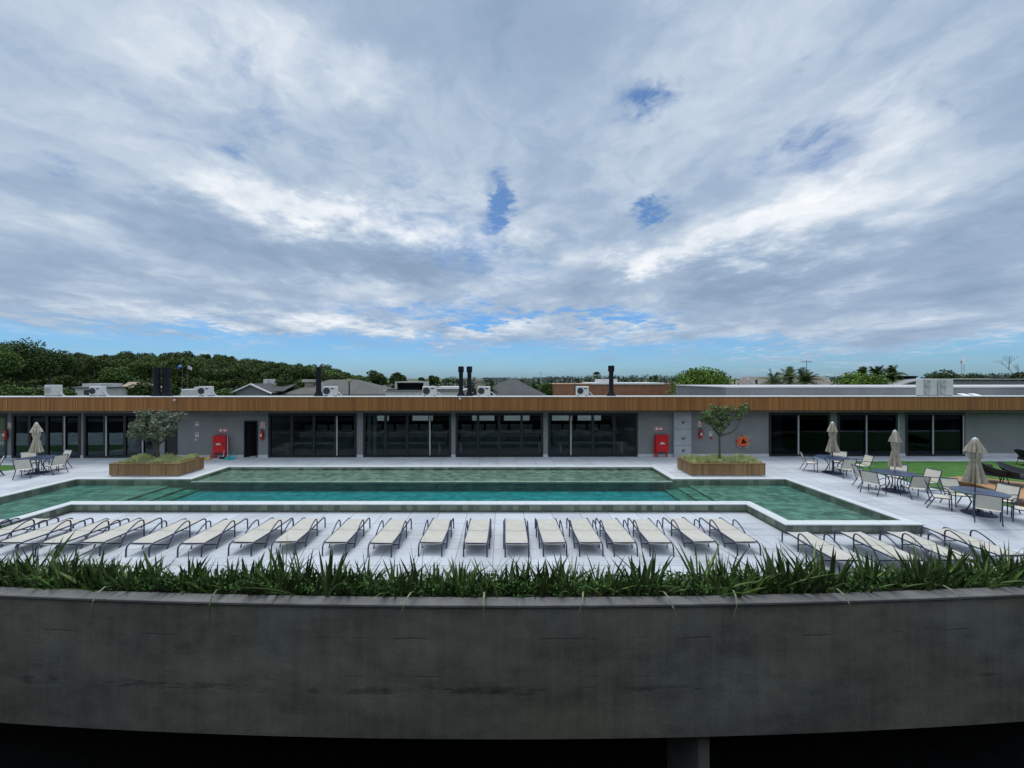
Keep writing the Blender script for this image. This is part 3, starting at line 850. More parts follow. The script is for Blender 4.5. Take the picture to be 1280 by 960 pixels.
for px, py, lab in ((219.5, 500, 'tiny white camera on the timber fascia above the left olive tree'), (575, 498.5, 'tiny white camera on the timber fascia below the slim twin flues')):
    uu = FU(px, OVH); t = thing('security_camera', lab, 'camera', FW(uu, OVH, PZ(py, FY + OVH)), FA, 'fascia cameras')
    MB().lathe([(.045, 0), (.06, .03), (.06, .06), (.035, .09)], 12, c=(0, -.07, -.04)).build('dome', M_white, t, smooth=40)
    MB().box(-.02, .02, -.07, 0, -.01, .03).build('bracket', M_white, t)

# ------------------------------------------------------------------ things on and by the pool-house wall
def on_wall(name, label, cat, px, py, group=None, v=0.0):
    return thing(name, label, cat, FW(FU(px), v - .002, PZ(py, FY + FU(px) * math.sin(FA))), FA, group)
def extinguisher(px, py, label):
    t = on_wall('fire_extinguisher', label, 'fire extinguisher', px, py, 'wall fire extinguishers')
    MB().lathe([(.01, -.27), (.075, -.26), (.08, -.22), (.08, .12), (.06, .19), (.028, .22), (.028, .26)], 14, c=(0, -.09, 0)).build('cylinder', M_red, t, smooth=50)
    MB().box(-.05, .05, -.13, -.05, .26, .31, .01).build('valve', M_black, t)
    MB().tube(bez((.03, -.09, .27), (.14, -.1, .26), (.11, -.1, .0), 6) + [(.10, -.1, -.14)], .016, 6).build('hose', M_black, t)
    MB().box(-.045, .045, -.173, -.166, -.08, .06).build('paper_label', M_signw, t)
    MB().box(-.09, .09, -.012, 0, -.05, .03).build('bracket', M_black, t)
def pictogram_sign(px, py, w_, h_, label, kind):
    t = on_wall('safety_sign', label, 'sign', px, py, 'safety signs on the wall')
    M_ = M_redsign if kind in ('ext', 'red') else M_signw
    MB().box(-w_ / 2, w_ / 2, -.008, 0, -h_ / 2, h_ / 2).build('plate', M_signw, t)
    q = MB()
    if kind == 'ext':
        q.box(-w_ * .42, w_ * .42, -.011, -.0082, -h_ * .18, h_ * .44)
        q.build('red_field', M_redsign, t)
        k = MB(); k.prism([(-.045, -.02), (.045, -.02), (.045, .10), (.02, .14), (.02, .17), (-.02, .17), (-.02, .14), (-.045, .10)], 0, .003)
        o = k.build('pictogram', M_signw, t); o.rotation_euler = (R(90), 0, 0); o.location = (0, -.0112, 0)
        MB().box(-w_ * .36, w_ * .36, -.011, -.0082, -h_ * .42, -h_ * .30).build('text_line', M_black, t)
    elif kind == 'red':
        MB().box(-w_ * .48, w_ * .48, -.011, -.0082, -h_ * .46, h_ * .46).build('red_field', M_redsign, t)
        MB().box(-w_ * .40, -w_ * .10, -.014, -.0112, -h_ * .3, h_ * .3).build('pictogram', M_signw, t)
        MB().box(w_ * .02, w_ * .40, -.014, -.0112, -h_ * .25, h_ * .25).build('text_line', M_signw, t)
    else:
        k = MB(); k.box(-w_ * .32, w_ * .32, -.011, -.0082, -h_ * .02, h_ * .36); k.box(-w_ * .3, w_ * .3, -.011, -.0082, -h_ * .36, -h_ * .24)
        k.build('pictogram', mat('sign_grey', (.22, .20, .21), .5, .1, 4), t)
        k = MB(); k.prism([(-w_ * .18, 0), (w_ * .18, 0), (0, h_ * .26)], 0, .002); o = k.build('symbol', M_redsign, t); o.rotation_euler = (R(90), 0, 0); o.location = (0, -.0112, h_ * .03)
extinguisher(9.2, 543, 'red fire extinguisher at the left picture edge on the narrow grey pier')
extinguisher(328.3, 543.5, 'red fire extinguisher on the grey pier right of the open door')
extinguisher(875, 542, 'red fire extinguisher right of the pale concrete panel')
pictogram_sign(12, 532, .2, .3, 'white and red extinguisher sign at the left picture edge', 'ext')
pictogram_sign(328.3, 531.5, .24, .36, 'red and white extinguisher sign right of the open door', 'ext')
pictogram_sign(874.5, 530, .22, .34, 'red and white extinguisher sign right of the pale concrete panel', 'ext')
pictogram_sign(279, 538, .50, .24, 'wide red sign above the left red hose cabinet', 'red')
pictogram_sign(823.5, 536, .48, .26, 'wide orange red sign above the right red hose cabinet', 'red')
pictogram_sign(246.3, 530, .19, .22, 'small white sign, upper one of the pair right of the left tree', 'w')
pictogram_sign(246.3, 543.5, .19, .24, 'small white sign, lower one of the pair right of the left tree', 'w')
pictogram_sign(887.5, 529, .16, .2, 'small white sign behind the right tree, above another', 'w')
pictogram_sign(888.3, 542, .18, .24, 'small white sign left of the right tree trunk, below another', 'w')
for px, py, lab in ((245.5, 549.5, 'small white alarm box under the two signs left of the left hose cabinet'), (889, 547.5, 'small red alarm box under the signs left of the right tree trunk')):
    t = on_wall('alarm_box', lab, 'alarm', px, py, 'wall alarm boxes')
    MB().box(-.06, .06, -.05, 0, -.05, .05, .01).build('case', M_signw if px < 300 else M_red, t)
    MB().lathe([(.025, 0), (.02, .012)], 10, c=(0, 0, 0)).build('button', M_black, t).matrix_local = Matrix.Translation((0, -.051, 0)) @ Matrix.Rotation(R(90), 4, 'X')
def hose_cabinet(px, label):
    t = thing('hose_cabinet', label, 'hose cabinet', FW(FU(px), -.30, 0), FA, 'red fire hose cabinets')
    MB().box(-.36, .36, 0, .26, .30, 1.28, .02).build('cabinet_body', M_red, t)
    d = MB().box(-.33, .33, -.022, -.002, .34, 1.24, .008).build('door', M_red, t)
    q = MB()                              # half-round window in the door
    pts = [(.15 * math.cos(a), .12 * math.sin(a)) for a in [math.pi * i / 10 for i in range(11)]]
    q.prism(pts, 0, .004); o = q.build('vision_pane', mat('pane_white', (.62, .56, .50), .3, .1, 5), d); o.rotation_euler = (R(90), 0, 0); o.location = (-.02, -.023, .76)
    k = MB(); k.prism([(x * 1.25, y * 1.3 - .015) for x, y in pts], 0, .002); o = k.build('pane_rim', mat('dark_red', (.22, .01, .012), .5, .1, 4), d); o.rotation_euler = (R(90), 0, 0); o.location = (-.02, -.0222, .76)
    MB().box(.25, .29, -.05, -.022, .72, .84, .005).build('handle', mat('dark_red', (.22, .01, .012)), d)
    for x in (-.31, .25): MB().box(x, x + .06, .10, .16, 0, .30).build('leg', M_red, t)
    MB().tube([(-.40, .14, 0), (-.40, .14, .95), (-.36, .14, 1.0)], .03, 8).build('riser_pipe', M_red, t)
hose_cabinet(278.5, 'red fire hose cabinet on legs beside the leaning mop and teal dustpan')
hose_cabinet(825.5, 'red fire hose cabinet on legs beside the pale concrete panel')
t = on_wall('life_ring', 'orange rescue ring hanging on the grey wall right of the right tree', 'life ring', 927.2, 551.2)
q = MB(); N = 36
pts = []
for i in range(N):
    a = 2 * math.pi * i / N
    r = .235 * (1 + .10 * math.cos(3 * (a - math.pi / 2)))
    pts.append((r * math.cos(a), -.10, r * math.sin(a) - .02))
q.tube(pts + [pts[0], pts[1]], .125, 12, cap=False, flat=.6); q.build('ring', M_orange, t, smooth=60)
MB().lathe([(.125, 0), (.12, .03)], 16).build('centre_disc', mat('dark_maroon', (.06, .015, .012), .7, .2, 4), t).matrix_local = Matrix.Translation((0, -.03, -.02)) @ Matrix.Rotation(R(90), 4, 'X')
MB().tube([(0, 0, .42), (0, -.10, .42), (0, -.12, .34)], .02, 8).build('hook', M_alu, t)
ropes = MB()
for k in range(4):
    a = math.pi / 4 + k * math.pi / 2
    ropes.tube([(.36 * math.cos(a - .5), -.11, .36 * math.sin(a - .5) - .02), (.39 * math.cos(a), -.12, .39 * math.sin(a) - .02), (.36 * math.cos(a + .5), -.11, .36 * math.sin(a + .5) - .02)], .012, 5)
ropes.build('grab_rope', M_signw, t)
t = on_wall('rope_hook', 'small pale coil hook on the grey wall just right of the orange ring', 'hook', 936.5, 546)
MB().tube([(.07 * math.cos(a), -.04, .10 * math.sin(a)) for a in [i * math.pi / 5 for i in range(11)]], .02, 6).build('coil', M_alu, t)
MB().box(-.03, .03, -.03, 0, .05, .11).build('bracket', M_alu, t)
# cleaning kit
g = G(292, 573)
t = thing('mop', 'mop with pale blue handle leaning on the left red hose cabinet', 'mop', FW(FU(289), -.42, 0), FA)
MB().tube([(.10, 0, .05), (-.12, .30, 1.28)], .018, 8).build('handle', mat('pale_blue_plastic', (.45, .55, .66), .4, .1, 4), t)
MB().lathe([(.16, .0), (.15, .05), (.06, .13), (.02, .16)], 14, star=.12, c=(.10, 0, 0)).build('mop_head', M_teal, t)
t = thing('broom', 'broom with upright white handle between the hose cabinet and the mop', 'broom', FW(FU(285), -.40, 0), FA)
MB().tube([(0, 0, .06), (.04, .24, 1.15)], .016, 8).build('handle', M_white, t)
MB().box(-.18, .18, -.05, .05, 0, .12, .02).build('brush', M_black, t)
t = thing('dustpan', 'teal plastic dustpan on the deck at the foot of the mop', 'dustpan', FW(FU(295), -.5, 0), FA)
MB().sheet([[(-.22, -.2, .01), (0, -.22, .01), (.22, -.2, .01)], [(-.2, .1, .03), (0, .1, .02), (.2, .1, .03)], [(-.17, .2, .16), (0, .22, .17), (.17, .2, .16)]], .015).build('pan', M_teal, t)
MB().tube([(0, .2, .15), (.1, .3, .5)], .018, 8).build('handle', M_teal, t)
t = thing('yellow_cloth', 'yellow folded cloth lying on the deck left of the left hose cabinet', 'cloth', FW(FU(263), -.55, 0.001), FA)
rows = [[(-.42 + .84 * i / 8, -.2 + .4 * j / 5, .04 + .035 * math.sin(i * 1.7 + j) * math.cos(j * 2.1 + i * .4)) for i in range(9)] for j in range(6)]
MB().sheet(rows, .035).build('folds', M_yellow, t)
t = thing('spray_bottle', 'small spray bottle on the deck beside the yellow cloth', 'bottle', FW(FU(269), -.30, 0), FA)
MB().lathe([(.05, 0), (.055, .03), (.055, .16), (.02, .22), (.02, .25)], 10).build('bottle', mat('amber_plastic', (.30, .10, .05), .4, .1, 4), t, smooth=40)
MB().box(-.05, .02, -.02, .02, .25, .29, .006).build('trigger', M_red, t)

# ------------------------------------------------------------------ leaf helpers
def leaves(mb, centres, count, size, aspect, rg, flat=0.0, tri=False):
    """leaf-sized faces scattered round weighted blobs: (x, y, z, rx, ry, rz)"""
    tot = sum(c[3] * c[4] * c[5] for c in centres)
    for (x, y, z, rx, ry, rz_) in centres:
        k = max(3, int(count * (rx * ry * rz_) / tot))
        for _ in range(k):
            while True:
                p = Vector((rg.uniform(-1, 1), rg.uniform(-1, 1), rg.uniform(-1, 1)))
                if p.length <= 1: break
            p = p.normalized() * p.length ** .62
            c = Vector((x + p.x * rx, y + p.y * ry, z + p.z * rz_))
            d = Vector((rg.gauss(0, 1), rg.gauss(0, 1), rg.gauss(0, 1) * (1 - flat))).normalized()
            n_ = (p + Vector((rg.gauss(0, .7), rg.gauss(0, .7), rg.gauss(0, .7) + .5))).normalized()
            s_ = d.cross(n_)
            s_ = s_.normalized() if s_.length > 1e-3 else d.orthogonal()
            L = size * rg.uniform(.6, 1.3); W = L * aspect
            mb.add([c - d * L / 2, c + s_ * W / 2, c + d * L / 2, c - s_ * W / 2], [(0, 1, 2, 3)])
    return mb

# ------------------------------------------------------------------ timber planters with trees
def planter_box(x0, x1, y0, y1, h, label):
    cx, cy = (x0 + x1) / 2, (y0 + y1) / 2
    t = thing('timber_planter', label, 'planter', (cx, cy, 0), 0, 'timber planters behind the pool')
    a, b = (x1 - x0) / 2, (y1 - y0) / 2
    q = MB(); rr = random.Random(int(cx * 10))
    def run(L, put):
        s_ = -L
        while s_ < L - .02:
            wd = min(rr.choice((.09, .09, .12)), L - s_); put(s_ + .003, s_ + wd - .003, rr.uniform(0, .008)); s_ += wd
    run(a, lambda p, r_, d: q.box(p, r_, -b + d, -b + .03, .06, h - .04)); run(a, lambda p, r_, d: q.box(p, r_, b - .03, b - d, .06, h - .04))
    run(b - .031, lambda p, r_, d: q.box(-a + d, -a + .03, p, r_, .06, h - .04)); run(b - .031, lambda p, r_, d: q.box(a - .03, a - d, p, r_, .06, h - .04))
    q.build('cladding', M_planter, t)
    q = MB()
    q.box(-a - .01, a + .01, -b - .01, -b + .10, h - .039, h, .006); q.box(-a - .01, a + .01, b - .10, b + .01, h - .039, h, .006)
    q.box(-a - .01, -a + .10, -b + .101, b - .101, h - .039, h, .006); q.box(a - .10, a + .01, -b + .101, b - .101, h - .039, h, .006)
    q.build('top_rail', M_planter, t)
    MB().box(-a + .05, a - .05, -b + .05, b - .05, 0, .059).build('base', M_kerb, t)
    MB().box(-a + .031, a - .031, -b + .031, b - .031, .07, h - .08).build('soil', M_soil, t)
    q = MB(); rg = random.Random(int(cx))
    for _ in range(5200):
        x, y = rg.uniform(-a + .16, a - .16), rg.uniform(-b + .12, b - .12)
        L = rg.uniform(.12, .30) * (1 + .35 * math.sin(x * 5 + y * 3)); an = rg.uniform(0, 6.28); lean = rg.uniform(.15, .8)
        d = Vector((math.cos(an) * lean, math.sin(an) * lean, 1)).normalized(); s_ = Vector((-math.sin(an), math.cos(an), 0)) * .011
        p = Vector((x, y, h - .09)); mid = p + d * L * .6; tip = p + d * L + Vector((d.x, d.y, -.25)) * L * .25
        q.add([p - s_, p + s_, mid + s_, tip, mid - s_], [(0, 1, 2, 3, 4)])
    g_ = q.build('ornamental_grass', M_plgrass, loc=(cx, cy, 0))
    return t, g_
tp, gr = planter_box(-18.02, -14.82, 17.62, 19.15, .60, 'left timber planter with olive tree, at the rear left of the pool')
tag(gr, 'pale green tufted grass filling the left timber planter', 'grass', kind='stuff')
tp, gr = planter_box(8.68, 12.08, 17.66, 19.12, .60, 'right timber planter with thin trunked tree, at the rear right of the pool')
tag(gr, 'pale green tufted grass filling the right timber planter', 'grass', kind='stuff')

def small_tree(label, base, trunk, limbs, clumps, nleaf, lsize, M_, seed, aspect=.42):
    t = thing('olive_tree', label, 'tree', base)
    q = MB(); q.tube([p[:3] for p in trunk], [p[3] for p in trunk], 9); q.build('trunk', M_bark, t, smooth=60)
    for L in limbs:
        q = MB(); q.tube([p[:3] for p in L], [p[3] for p in L], 6); q.build('limb', M_bark, t, smooth=60)
    rg = random.Random(seed); q = MB()
    leaves(q, clumps, nleaf, lsize, aspect, rg); 
    # wisps that break the outline
    ext = []
    for c in clumps:
        for _ in range(5):
            a = rg.uniform(0, 6.28); e = rg.uniform(-.3, 1.2)
            ext.append((c[0] + c[3] * 1.02 * math.cos(a) * math.cos(e), c[1] + c[4] * 1.02 * math.sin(a) * math.cos(e), c[2] + c[5] * 1.02 * math.sin(e), .10, .10, .12))
    leaves(q, ext, nleaf // 5, lsize, aspect, rg)
    q.build('crown', M_, t)
    return t
rg = random.Random(5)
def dome(cx, cz, rx, rz_, n_, r0, r1, seed, lo=-.6):
    g_ = random.Random(seed); out = []
    for i in range(n_):
        while True:
            x, y, z = g_.uniform(-1, 1), g_.uniform(-1, 1), g_.uniform(lo, 1)
            if .25 < x * x + y * y + z * z < 1: break
        r = g_.uniform(r0, r1); out.append((cx + x * rx, y * rx * .85, cz + z * rz_, r, r, r * .75))
    return out
YT = 18.4
base = Vector((PX(197, YT), YT, .52))
zz = lambda py: PZ(py, YT) - .52
xx = lambda px: PX(px, YT) - base.x
small_tree('round grey green olive tree with short dark trunk in the left timber planter', base,
           [(0, 0, 0, .095), (.02, 0, .35, .075), (-.06, .02, .62, .07), (-.12, 0, .9, .06)],
           [[(-.1, 0, .8, .055), (-.45, .1, 1.1, .035), (-.8, .1, 1.4, .02)], [(-.12, 0, .85, .055), (-.1, -.15, 1.3, .035), (-.25, -.2, 1.8, .015)],
            [(-.08, 0, .75, .05), (.35, .1, 1.1, .035), (.75, .1, 1.65, .015)], [(-.1, 0, .9, .04), (.1, .3, 1.3, .03), (.2, .4, 1.75, .015)]],
           dome(xx(194), zz(539), .90, .62, 24, .17, .28, 11) + [(xx(227), 0, zz(519), .22, .2, .16), (xx(219), .1, zz(523), .28, .25, .22), (xx(168), 0, zz(531), .2, .22, .18), (xx(180), 0, zz(517), .3, .3, .2), (xx(203), 0, zz(518), .34, .3, .22), (xx(212), 0, zz(541), .26, .25, .22)],
           4300, .12, M_olive, 21)
base = Vector((PX(899.5, YT), YT, .52)); 
small_tree('thin trunked tree with forked crown in the right timber planter', base,
           [(0, 0, 0, .05), (0, 0, .5, .045), (-.01, 0, zz(548), .045), (.0, 0, zz(544), .05)],
           [[(0, 0, zz(545), .045), (xx(893), 0, zz(537), .035), (xx(884), .05, zz(525), .018)], [(0, 0, zz(545), .045), (xx(903), .1, zz(532), .03), (xx(902), .1, zz(515), .014)],
            [(0, 0, zz(545), .045), (xx(912), -.05, zz(541), .04), (xx(919), -.1, zz(535), .03), (xx(923), -.1, zz(526), .026), (xx(928), -.1, zz(514), .014)]],
           [(xx(884), 0, zz(518), .3, .3, .26), (xx(893), .1, zz(526), .32, .3, .3), (xx(902), 0, zz(516), .32, .3, .32), (xx(905), .1, zz(530), .28, .3, .24), (xx(911), 0, zz(522), .22, .25, .22),
            (xx(899), 0, zz(537), .26, .25, .18), (xx(880), 0, zz(524), .2, .2, .2), (xx(924), -.1, zz(514), .24, .24, .2), (xx(930), -.1, zz(509), .2, .2, .2), (xx(920), -.1, zz(521), .15, .15, .14), (xx(912), 0, zz(511), .2, .2, .14), (xx(894), 0, zz(509), .2, .2, .12)],
           1500, .125, M_olive2, 33, .5)

# ------------------------------------------------------------------ sun loungers
def make_lounger():
    t = thing('sun_lounger', '', 'sun lounger', (0, 0, 0), 0, 'cream sun loungers facing the pool')
    hw = .315
    for s_ in (-1, 1):
        x = s_ * hw
        p = [(x, 0, 0), (x, .005, .14)] + bez((x, .01, .2), (x, .02, .315), (x, .17, .325), 6) + [(x, .6, .318), (x, 1.1, .322), (x, 1.6, .345)] + bez((x, 1.72, .35), (x, 1.93, .375), (x, 1.945, .26), 6) + [(x, 1.95, 0)]
        MB().tube(p, .020, 8).build('side_rail', M_navy, t, smooth=60)
        xa = s_ * (hw + .04)
        p = [(xa, .50, 0), (xa, .64, .22)] + bez((xa, .70, .31), (xa, .74, .36), (xa, .86, .42), 4) + bez((xa, .95, .47), (xa, 1.26, .62), (xa, 1.275, .42), 8) + [(xa, 1.28, 0)]
        MB().tube(p, .018, 8).build('armrest', M_navy, t, smooth=60)
    for y, z in ((.56, .10), (1.28, .20)):
        MB().tube([(-hw - .04, y, z), (hw + .04, y, z)], .014, 8).build('crossbar', M_navy, t)
    MB().tube([(-hw, .12, .318), (hw, .12, .318)], .018, 8).build('front_bar', M_navy, t)
    for (y0, y1, nm) in ((.09, .955, 'seat_sling'), (.975, 1.80, 'back_sling')):
        rows = []
        for j in range(9):
            y = y0 + (y1 - y0) * j / 8
            z = .338 + .02 * max(0, (y - 1.0) / .8) - (.03 * (1 - (y - .09) / .12) ** 2 if y < .21 else 0)
            rows.append([(-hw + .012 + (2 * hw - .024) * i / 6, y, z - .018 * (1 - ((i - 3) / 3) ** 2)) for i in range(7)])
        MB().sheet(rows, .008).build(nm, M_sling, t, smooth=50)
    return t
proto = make_lounger()
ORD = ['first', 'second', 'third', 'fourth', 'fifth', 'sixth', 'seventh', 'eighth', 'ninth', 'tenth', 'eleventh', 'twelfth', 'thirteenth', 'fourteenth', 'fifteenth', 'sixteenth', 'seventeenth', 'eighteenth', 'nineteenth', 'twentieth']
LX = [-15.75, -14.6, -13.42, -12.24, -11.2, -9.8, -8.4, -7.1, -5.95, -4.55, -3.3, -1.95, -.73, .39, 1.42, 2.4, 3.33, 4.3, 5.55, 6.68]
rl = random.Random(11)
for i, x in enumerate(LX):
    o = proto if i == 0 else copy_tree(proto)
    o.location = (x, 10.38 + rl.uniform(-.06, .06), FD); o.rotation_euler = (0, 0, R(rl.uniform(-2.4, 2.4)))
    o['label'] = 'cream sling sun lounger, %s from the left in the long row before the pool' % ORD[i]
    if i == len(LX) - 1: o['label'] = 'cream sling sun lounger at the right end of the long row before the pool'
for i, (x, y) in enumerate(((8.52, 9.36), (10.05, 9.36), (11.42, 9.38), (12.86, 9.62))):
    o = copy_tree(proto); o.location = (x, y, FD); o.rotation_euler = (0, 0, R(rl.uniform(-1.5, 1.5)))
    o['label'] = 'cream sling sun lounger, %s of four before the right pool wall' % ('leftmost', 'second from left', 'third from left', 'rightmost')[i]
    o['group'] = 'cream sun loungers by the right pool wall'

# ------------------------------------------------------------------ patio tables, chairs, closed parasols
def make_table():
    t = thing('patio_table', '', 'table', (0, 0, 0), 0, 'round navy patio tables')
    MB().lathe([(.60, .715), (.655, .72), (.66, .735), (.655, .748), (.60, .75)], 40).build('tabletop', M_navytop, t, smooth=40)
    MB().lathe([(.40, 0), (.40, .02), (.36, .04), (.06, .055), (.045, .07), (.045, .2)], 28).build('base_plate', M_navy, t, smooth=40)
    for k in range(4):
        a = math.pi / 4 + k * math.pi / 2; c, s_ = math.cos(a), math.sin(a)
        p = [(c * r, s_ * r, z) for r, z in ((.30, .04), (.22, .20), (.16, .38), (.22, .54), (.42, .71))]
        MB().tube(p, .02, 8).build('leg', M_navy, t, smooth=60)
    return t
def make_chair():
    t = thing('patio_chair', '', 'chair', (0, 0, 0), 0, 'cream sling patio chairs')
    for s_ in (-1, 1):
        x = s_ * .27
        MB().tube([(x, .25, 0), (x, .24, .42)] + bez((x, .235, .56), (x, .22, .65), (x, .10, .65), 5) + [(x, -.05, .645), (x, -.24, .62)], .015, 7).build('arm', M_navy, t, smooth=60)
        MB().tube([(x, .24, .41), (x, -.16, .39), (x, -.24, .60), (x * .98, -.345, .89)], .016, 7).build('side_frame', M_navy, t, smooth=60)
        MB().tube([(x, -.13, .40), (x, -.20, .25), (x, -.33, 0)], .016, 7).build('rear_leg', M_navy, t, smooth=60)
    MB().tube([(-.265, -.345, .89), (.265, -.345, .89)], .016, 7).build('top_bar', M_navy, t)
    MB().tube([(-.27, .24, .41), (.27, .24, .41)], .014, 7).build('seat_bar', M_navy, t)
    MB().sheet([[(-.255 + .51 * i / 4, .25 - .42 * j / 4, .425 - .02 * j / 4 - .012 * (1 - ((i - 2) / 2) ** 2)) for i in range(5)] for j in range(5)][::-1], .008).build('seat', M_sling2, t, smooth=50)
    MB().sheet([[(-.255 + .51 * i / 4, -.175 - .167 * j / 4 - .01 * (1 - ((i - 2) / 2) ** 2), .43 + .45 * j / 4) for i in range(5)] for j in range(5)], .008).build('backrest', M_sling2, t, smooth=50)
    return t
def make_parasol(pale):
    t = thing('closed_parasol', '', 'parasol', (0, 0, 0), 0, 'closed beige parasols')
    M_ = M_canopy2 if pale else M_canopy
    MB().tube([(0, 0, .06), (0, 0, 2.38)], .02, 10).build('pole', mat('brown_pole', (.10, .06, .04), .5, .2, 4), t)
    MB().lathe([(.18, 1.04), (.255, 1.0), (.235, 1.12), (.195, 1.30), (.16, 1.50), (.128, 1.68), (.155, 1.80), (.168, 1.93), (.14, 2.04)], 90, [.36, .40, .36, .30, .24, .12, .24, .24, .15], 9, seed=3).build('canopy', M_, t, smooth=70)
    MB().lathe([(.18, 2.0), (.235, 1.97), (.195, 2.10), (.135, 2.24), (.11, 2.33), (.085, 2.36)], 90, [.2, .3, .26, .2, .12, .05], 8, seed=5).build('vent_cap', M_, t, smooth=70)
    MB().lathe([(.132, 1.68), (.142, 1.70), (.142, 1.74), (.132, 1.76)], 24, .06, 8).build('tie_strap', M_, t, smooth=50)
    MB().lathe([(.10, 2.35), (.095, 2.40), (.03, 2.43), (.01, 2.46)], 12).build('finial', M_white, t, smooth=40)
    return t
table0, chair0 = make_table(), make_chair()
used = {'t': 0, 'c': 0}
def place_table(x, y, label, rz=0):
    o = table0 if not used['t'] else copy_tree(table0); used['t'] = 1
    o.location = (x, y, 0); o.rotation_euler = (0, 0, rz); o['label'] = label
def place_chair(x, y, face, label):
    o = chair0 if not used['c'] else copy_tree(chair0); used['c'] = 1
    o.location = (x, y, 0); o.rotation_euler = (0, 0, face); o['label'] = label
def around(cx, cy, spots, what):
    for ang, r, word in spots:
        a = R(ang); x, y = cx + r * math.sin(a), cy + r * math.cos(a)       # 0 = far side, 90 = right
        place_chair(x, y, math.atan2(-(cx - x), cy - y) + R(rl.uniform(-9, 9)), 'cream sling chair %s %s' % (word, what))
T1, T2, T3, T4 = (15.72, 18.3), (15.66, 15.35), (15.82, 12.78), (-22.05, 18.25)
place_table(*T1, 'round navy patio table farthest back on the right, before the glass bays')
place_table(*T2, 'round navy patio table, middle of the three right of the pool', .4)
place_table(*T3, 'round navy patio table nearest the camera, right of the pool corner', .2)
place_table(*T4, 'round navy patio table at the left picture edge, left of the timber planter', .3)
around(*T1, [(-60, .88, 'on the left of'), (52, 1.0, 'behind'), (-168, .82, 'seen from its back before'), (98, 1.2, 'on the right of')], 'the farthest right patio table')
around(*T2, [(-57, .88, 'half hidden on the far left of'), (-105, 1.2, 'turned away on the near left of'), (48, 1.0, 'on the far side of'), (-170, .88, 'turned away on the near right of'), (94, 1.15, 'on the right of')], 'the middle right patio table')
around(*T3, [(-47, .86, 'on the left of'), (18, .85, 'behind on the left of'), (78, 1.05, 'behind on the right of'), (-140, .9, 'seen from its back before'), (142, .92, 'on the right of')], 'the nearest right patio table')
around(*T4, [(-60, 1.15, 'behind on the left of'), (150, .92, 'seen from its back before'), (6, .84, 'behind on the right of'), (95, .95, 'on the near right of')], 'the left edge patio table')
place_table(-24.35, 16.55, 'round navy patio table mostly outside the left picture edge')
around(-24.35, 16.55, [(95, 1.35, 'on the right of'), (40, 1.45, 'behind on the right of'), (14, 1.3, 'behind on the left of')], 'the cut off leftmost table')
par0 = make_parasol(False)
for i, (p, lab, dx_, sc_) in enumerate(((T1, 'closed beige parasol farthest back on the right, before the glass bays', -.03, 1.0), (T2, 'closed beige parasol, middle of the three right of the pool', .0, 1.0), (T3, 'closed beige parasol nearest the camera, before the timber platform', -.12, 1.04))):
    o = par0 if i == 0 else copy_tree(par0)
    o.location = (p[0] + dx_, p[1], 0); o.rotation_euler = (0, 0, i * 1.1); o.scale = ((.74, .76, sc_), (.68, .70, sc_), (.80, .76, sc_))[i]; o['label'] = lab
o = make_parasol(True); o.scale = (.66, .7, .99); o.location = (T4[0] - .05, T4[1], 0); o.rotation_euler = (0, 0, .6); o['label'] = 'closed cream parasol over the table at the left picture edge'

# ------------------------------------------------------------------ turf, timber platform, rope lounge chairs on the right
mb = MB(); mb.poly([(17.75, 12.6), (40, 12.6), (40, 20.85), (18.3, 20.85), (17.75, 19.2), (17.62, 15.9)], .012)
structure('turf', mb, M_turf)
mb = MB(); mb.poly([(-40, 17.6), (-25.2, 17.6), (-24.0, 18.9), (-24.6, 19.9), (-40, 20.4)], .012)
structure('turf_by_left_tables', mb, M_turf)
PTZ = .30
t = thing('timber_platform', 'low warm timber platform on the green turf behind the right tables', 'platform', (0, 0, 0))
front = [G(1176, 598, PTZ), G(1213, 603, PTZ), G(1240, 611, PTZ), G(1262, 619, PTZ), G(1290, 629, PTZ), G(1340, 642, PTZ)]
back = [G(1340, 606, PTZ), G(1285, 603.5, PTZ), G(1252, 600, PTZ), G(1222, 596, PTZ), G(1196, 595.5, PTZ)]
bd = MB()
poly = [(p.x, p.y) for p in front + back]
bd.prism(poly[::1], PTZ - .05, PTZ)
bd.build('deck_boards', M_platform, t)
c0 = Vector((sum(p[0] for p in poly) / len(poly), sum(p[1] for p in poly) / len(poly)))
MB().prism([tuple(c0 + (Vector(p) - c0) * .985) for p in poly], .013, PTZ - .051).build('skirt', mat('platform_side', (.17, .07, .035), .6, .25, 3), t)
def rope_chair(x, y, rz, z, label):
    t = thing('rope_lounge_chair', label, 'lounge chair', (x, y, z), rz, 'black rope lounge chairs')
    rows = []
    for j in range(9):
        f = j / 8; row = []
        for i in range(13):
            a = math.pi * (i / 12) - math.pi / 2
            w_ = .50 + .16 * f
            zz_ = .34 + .50 * f ** 1.4 * (1 - .50 * abs(math.sin(a)) ** 2)
            row.append((w_ * math.sin(a), -.50 * math.cos(a) * (.55 + .75 * f) + .22, zz_))
        rows.append(row)
    MB().sheet(rows, .035).build('woven_shell', M_rope, t, smooth=60)
    MB().lathe([(.01, .30), (.44, .31), (.47, .36), (.42, .43), (.01, .45)], 24, c=(0, .1, 0)).build('cushion', mat('charcoal_cushion', (.016, .018, .026), .9, .2, 6), t, smooth=50)
    for (lx, ly) in ((-.38, .36), (.38, .36), (-.30, -.30), (.30, -.30)):
        MB().tube([(lx * .8, ly * .8, .33), (lx, ly, 0)], .014, 7).build('leg', M_rope, t)
p = G(1239, 602.5, PTZ); rope_chair(p.x, p.y, R(-125), PTZ, 'black rope lounge chair directly right of the nearest parasol')
p = G(1271, 607, PTZ); rope_chair(p.x, p.y + .1, R(-150), PTZ, 'black rope lounge chair on the platform cut by the right picture edge')
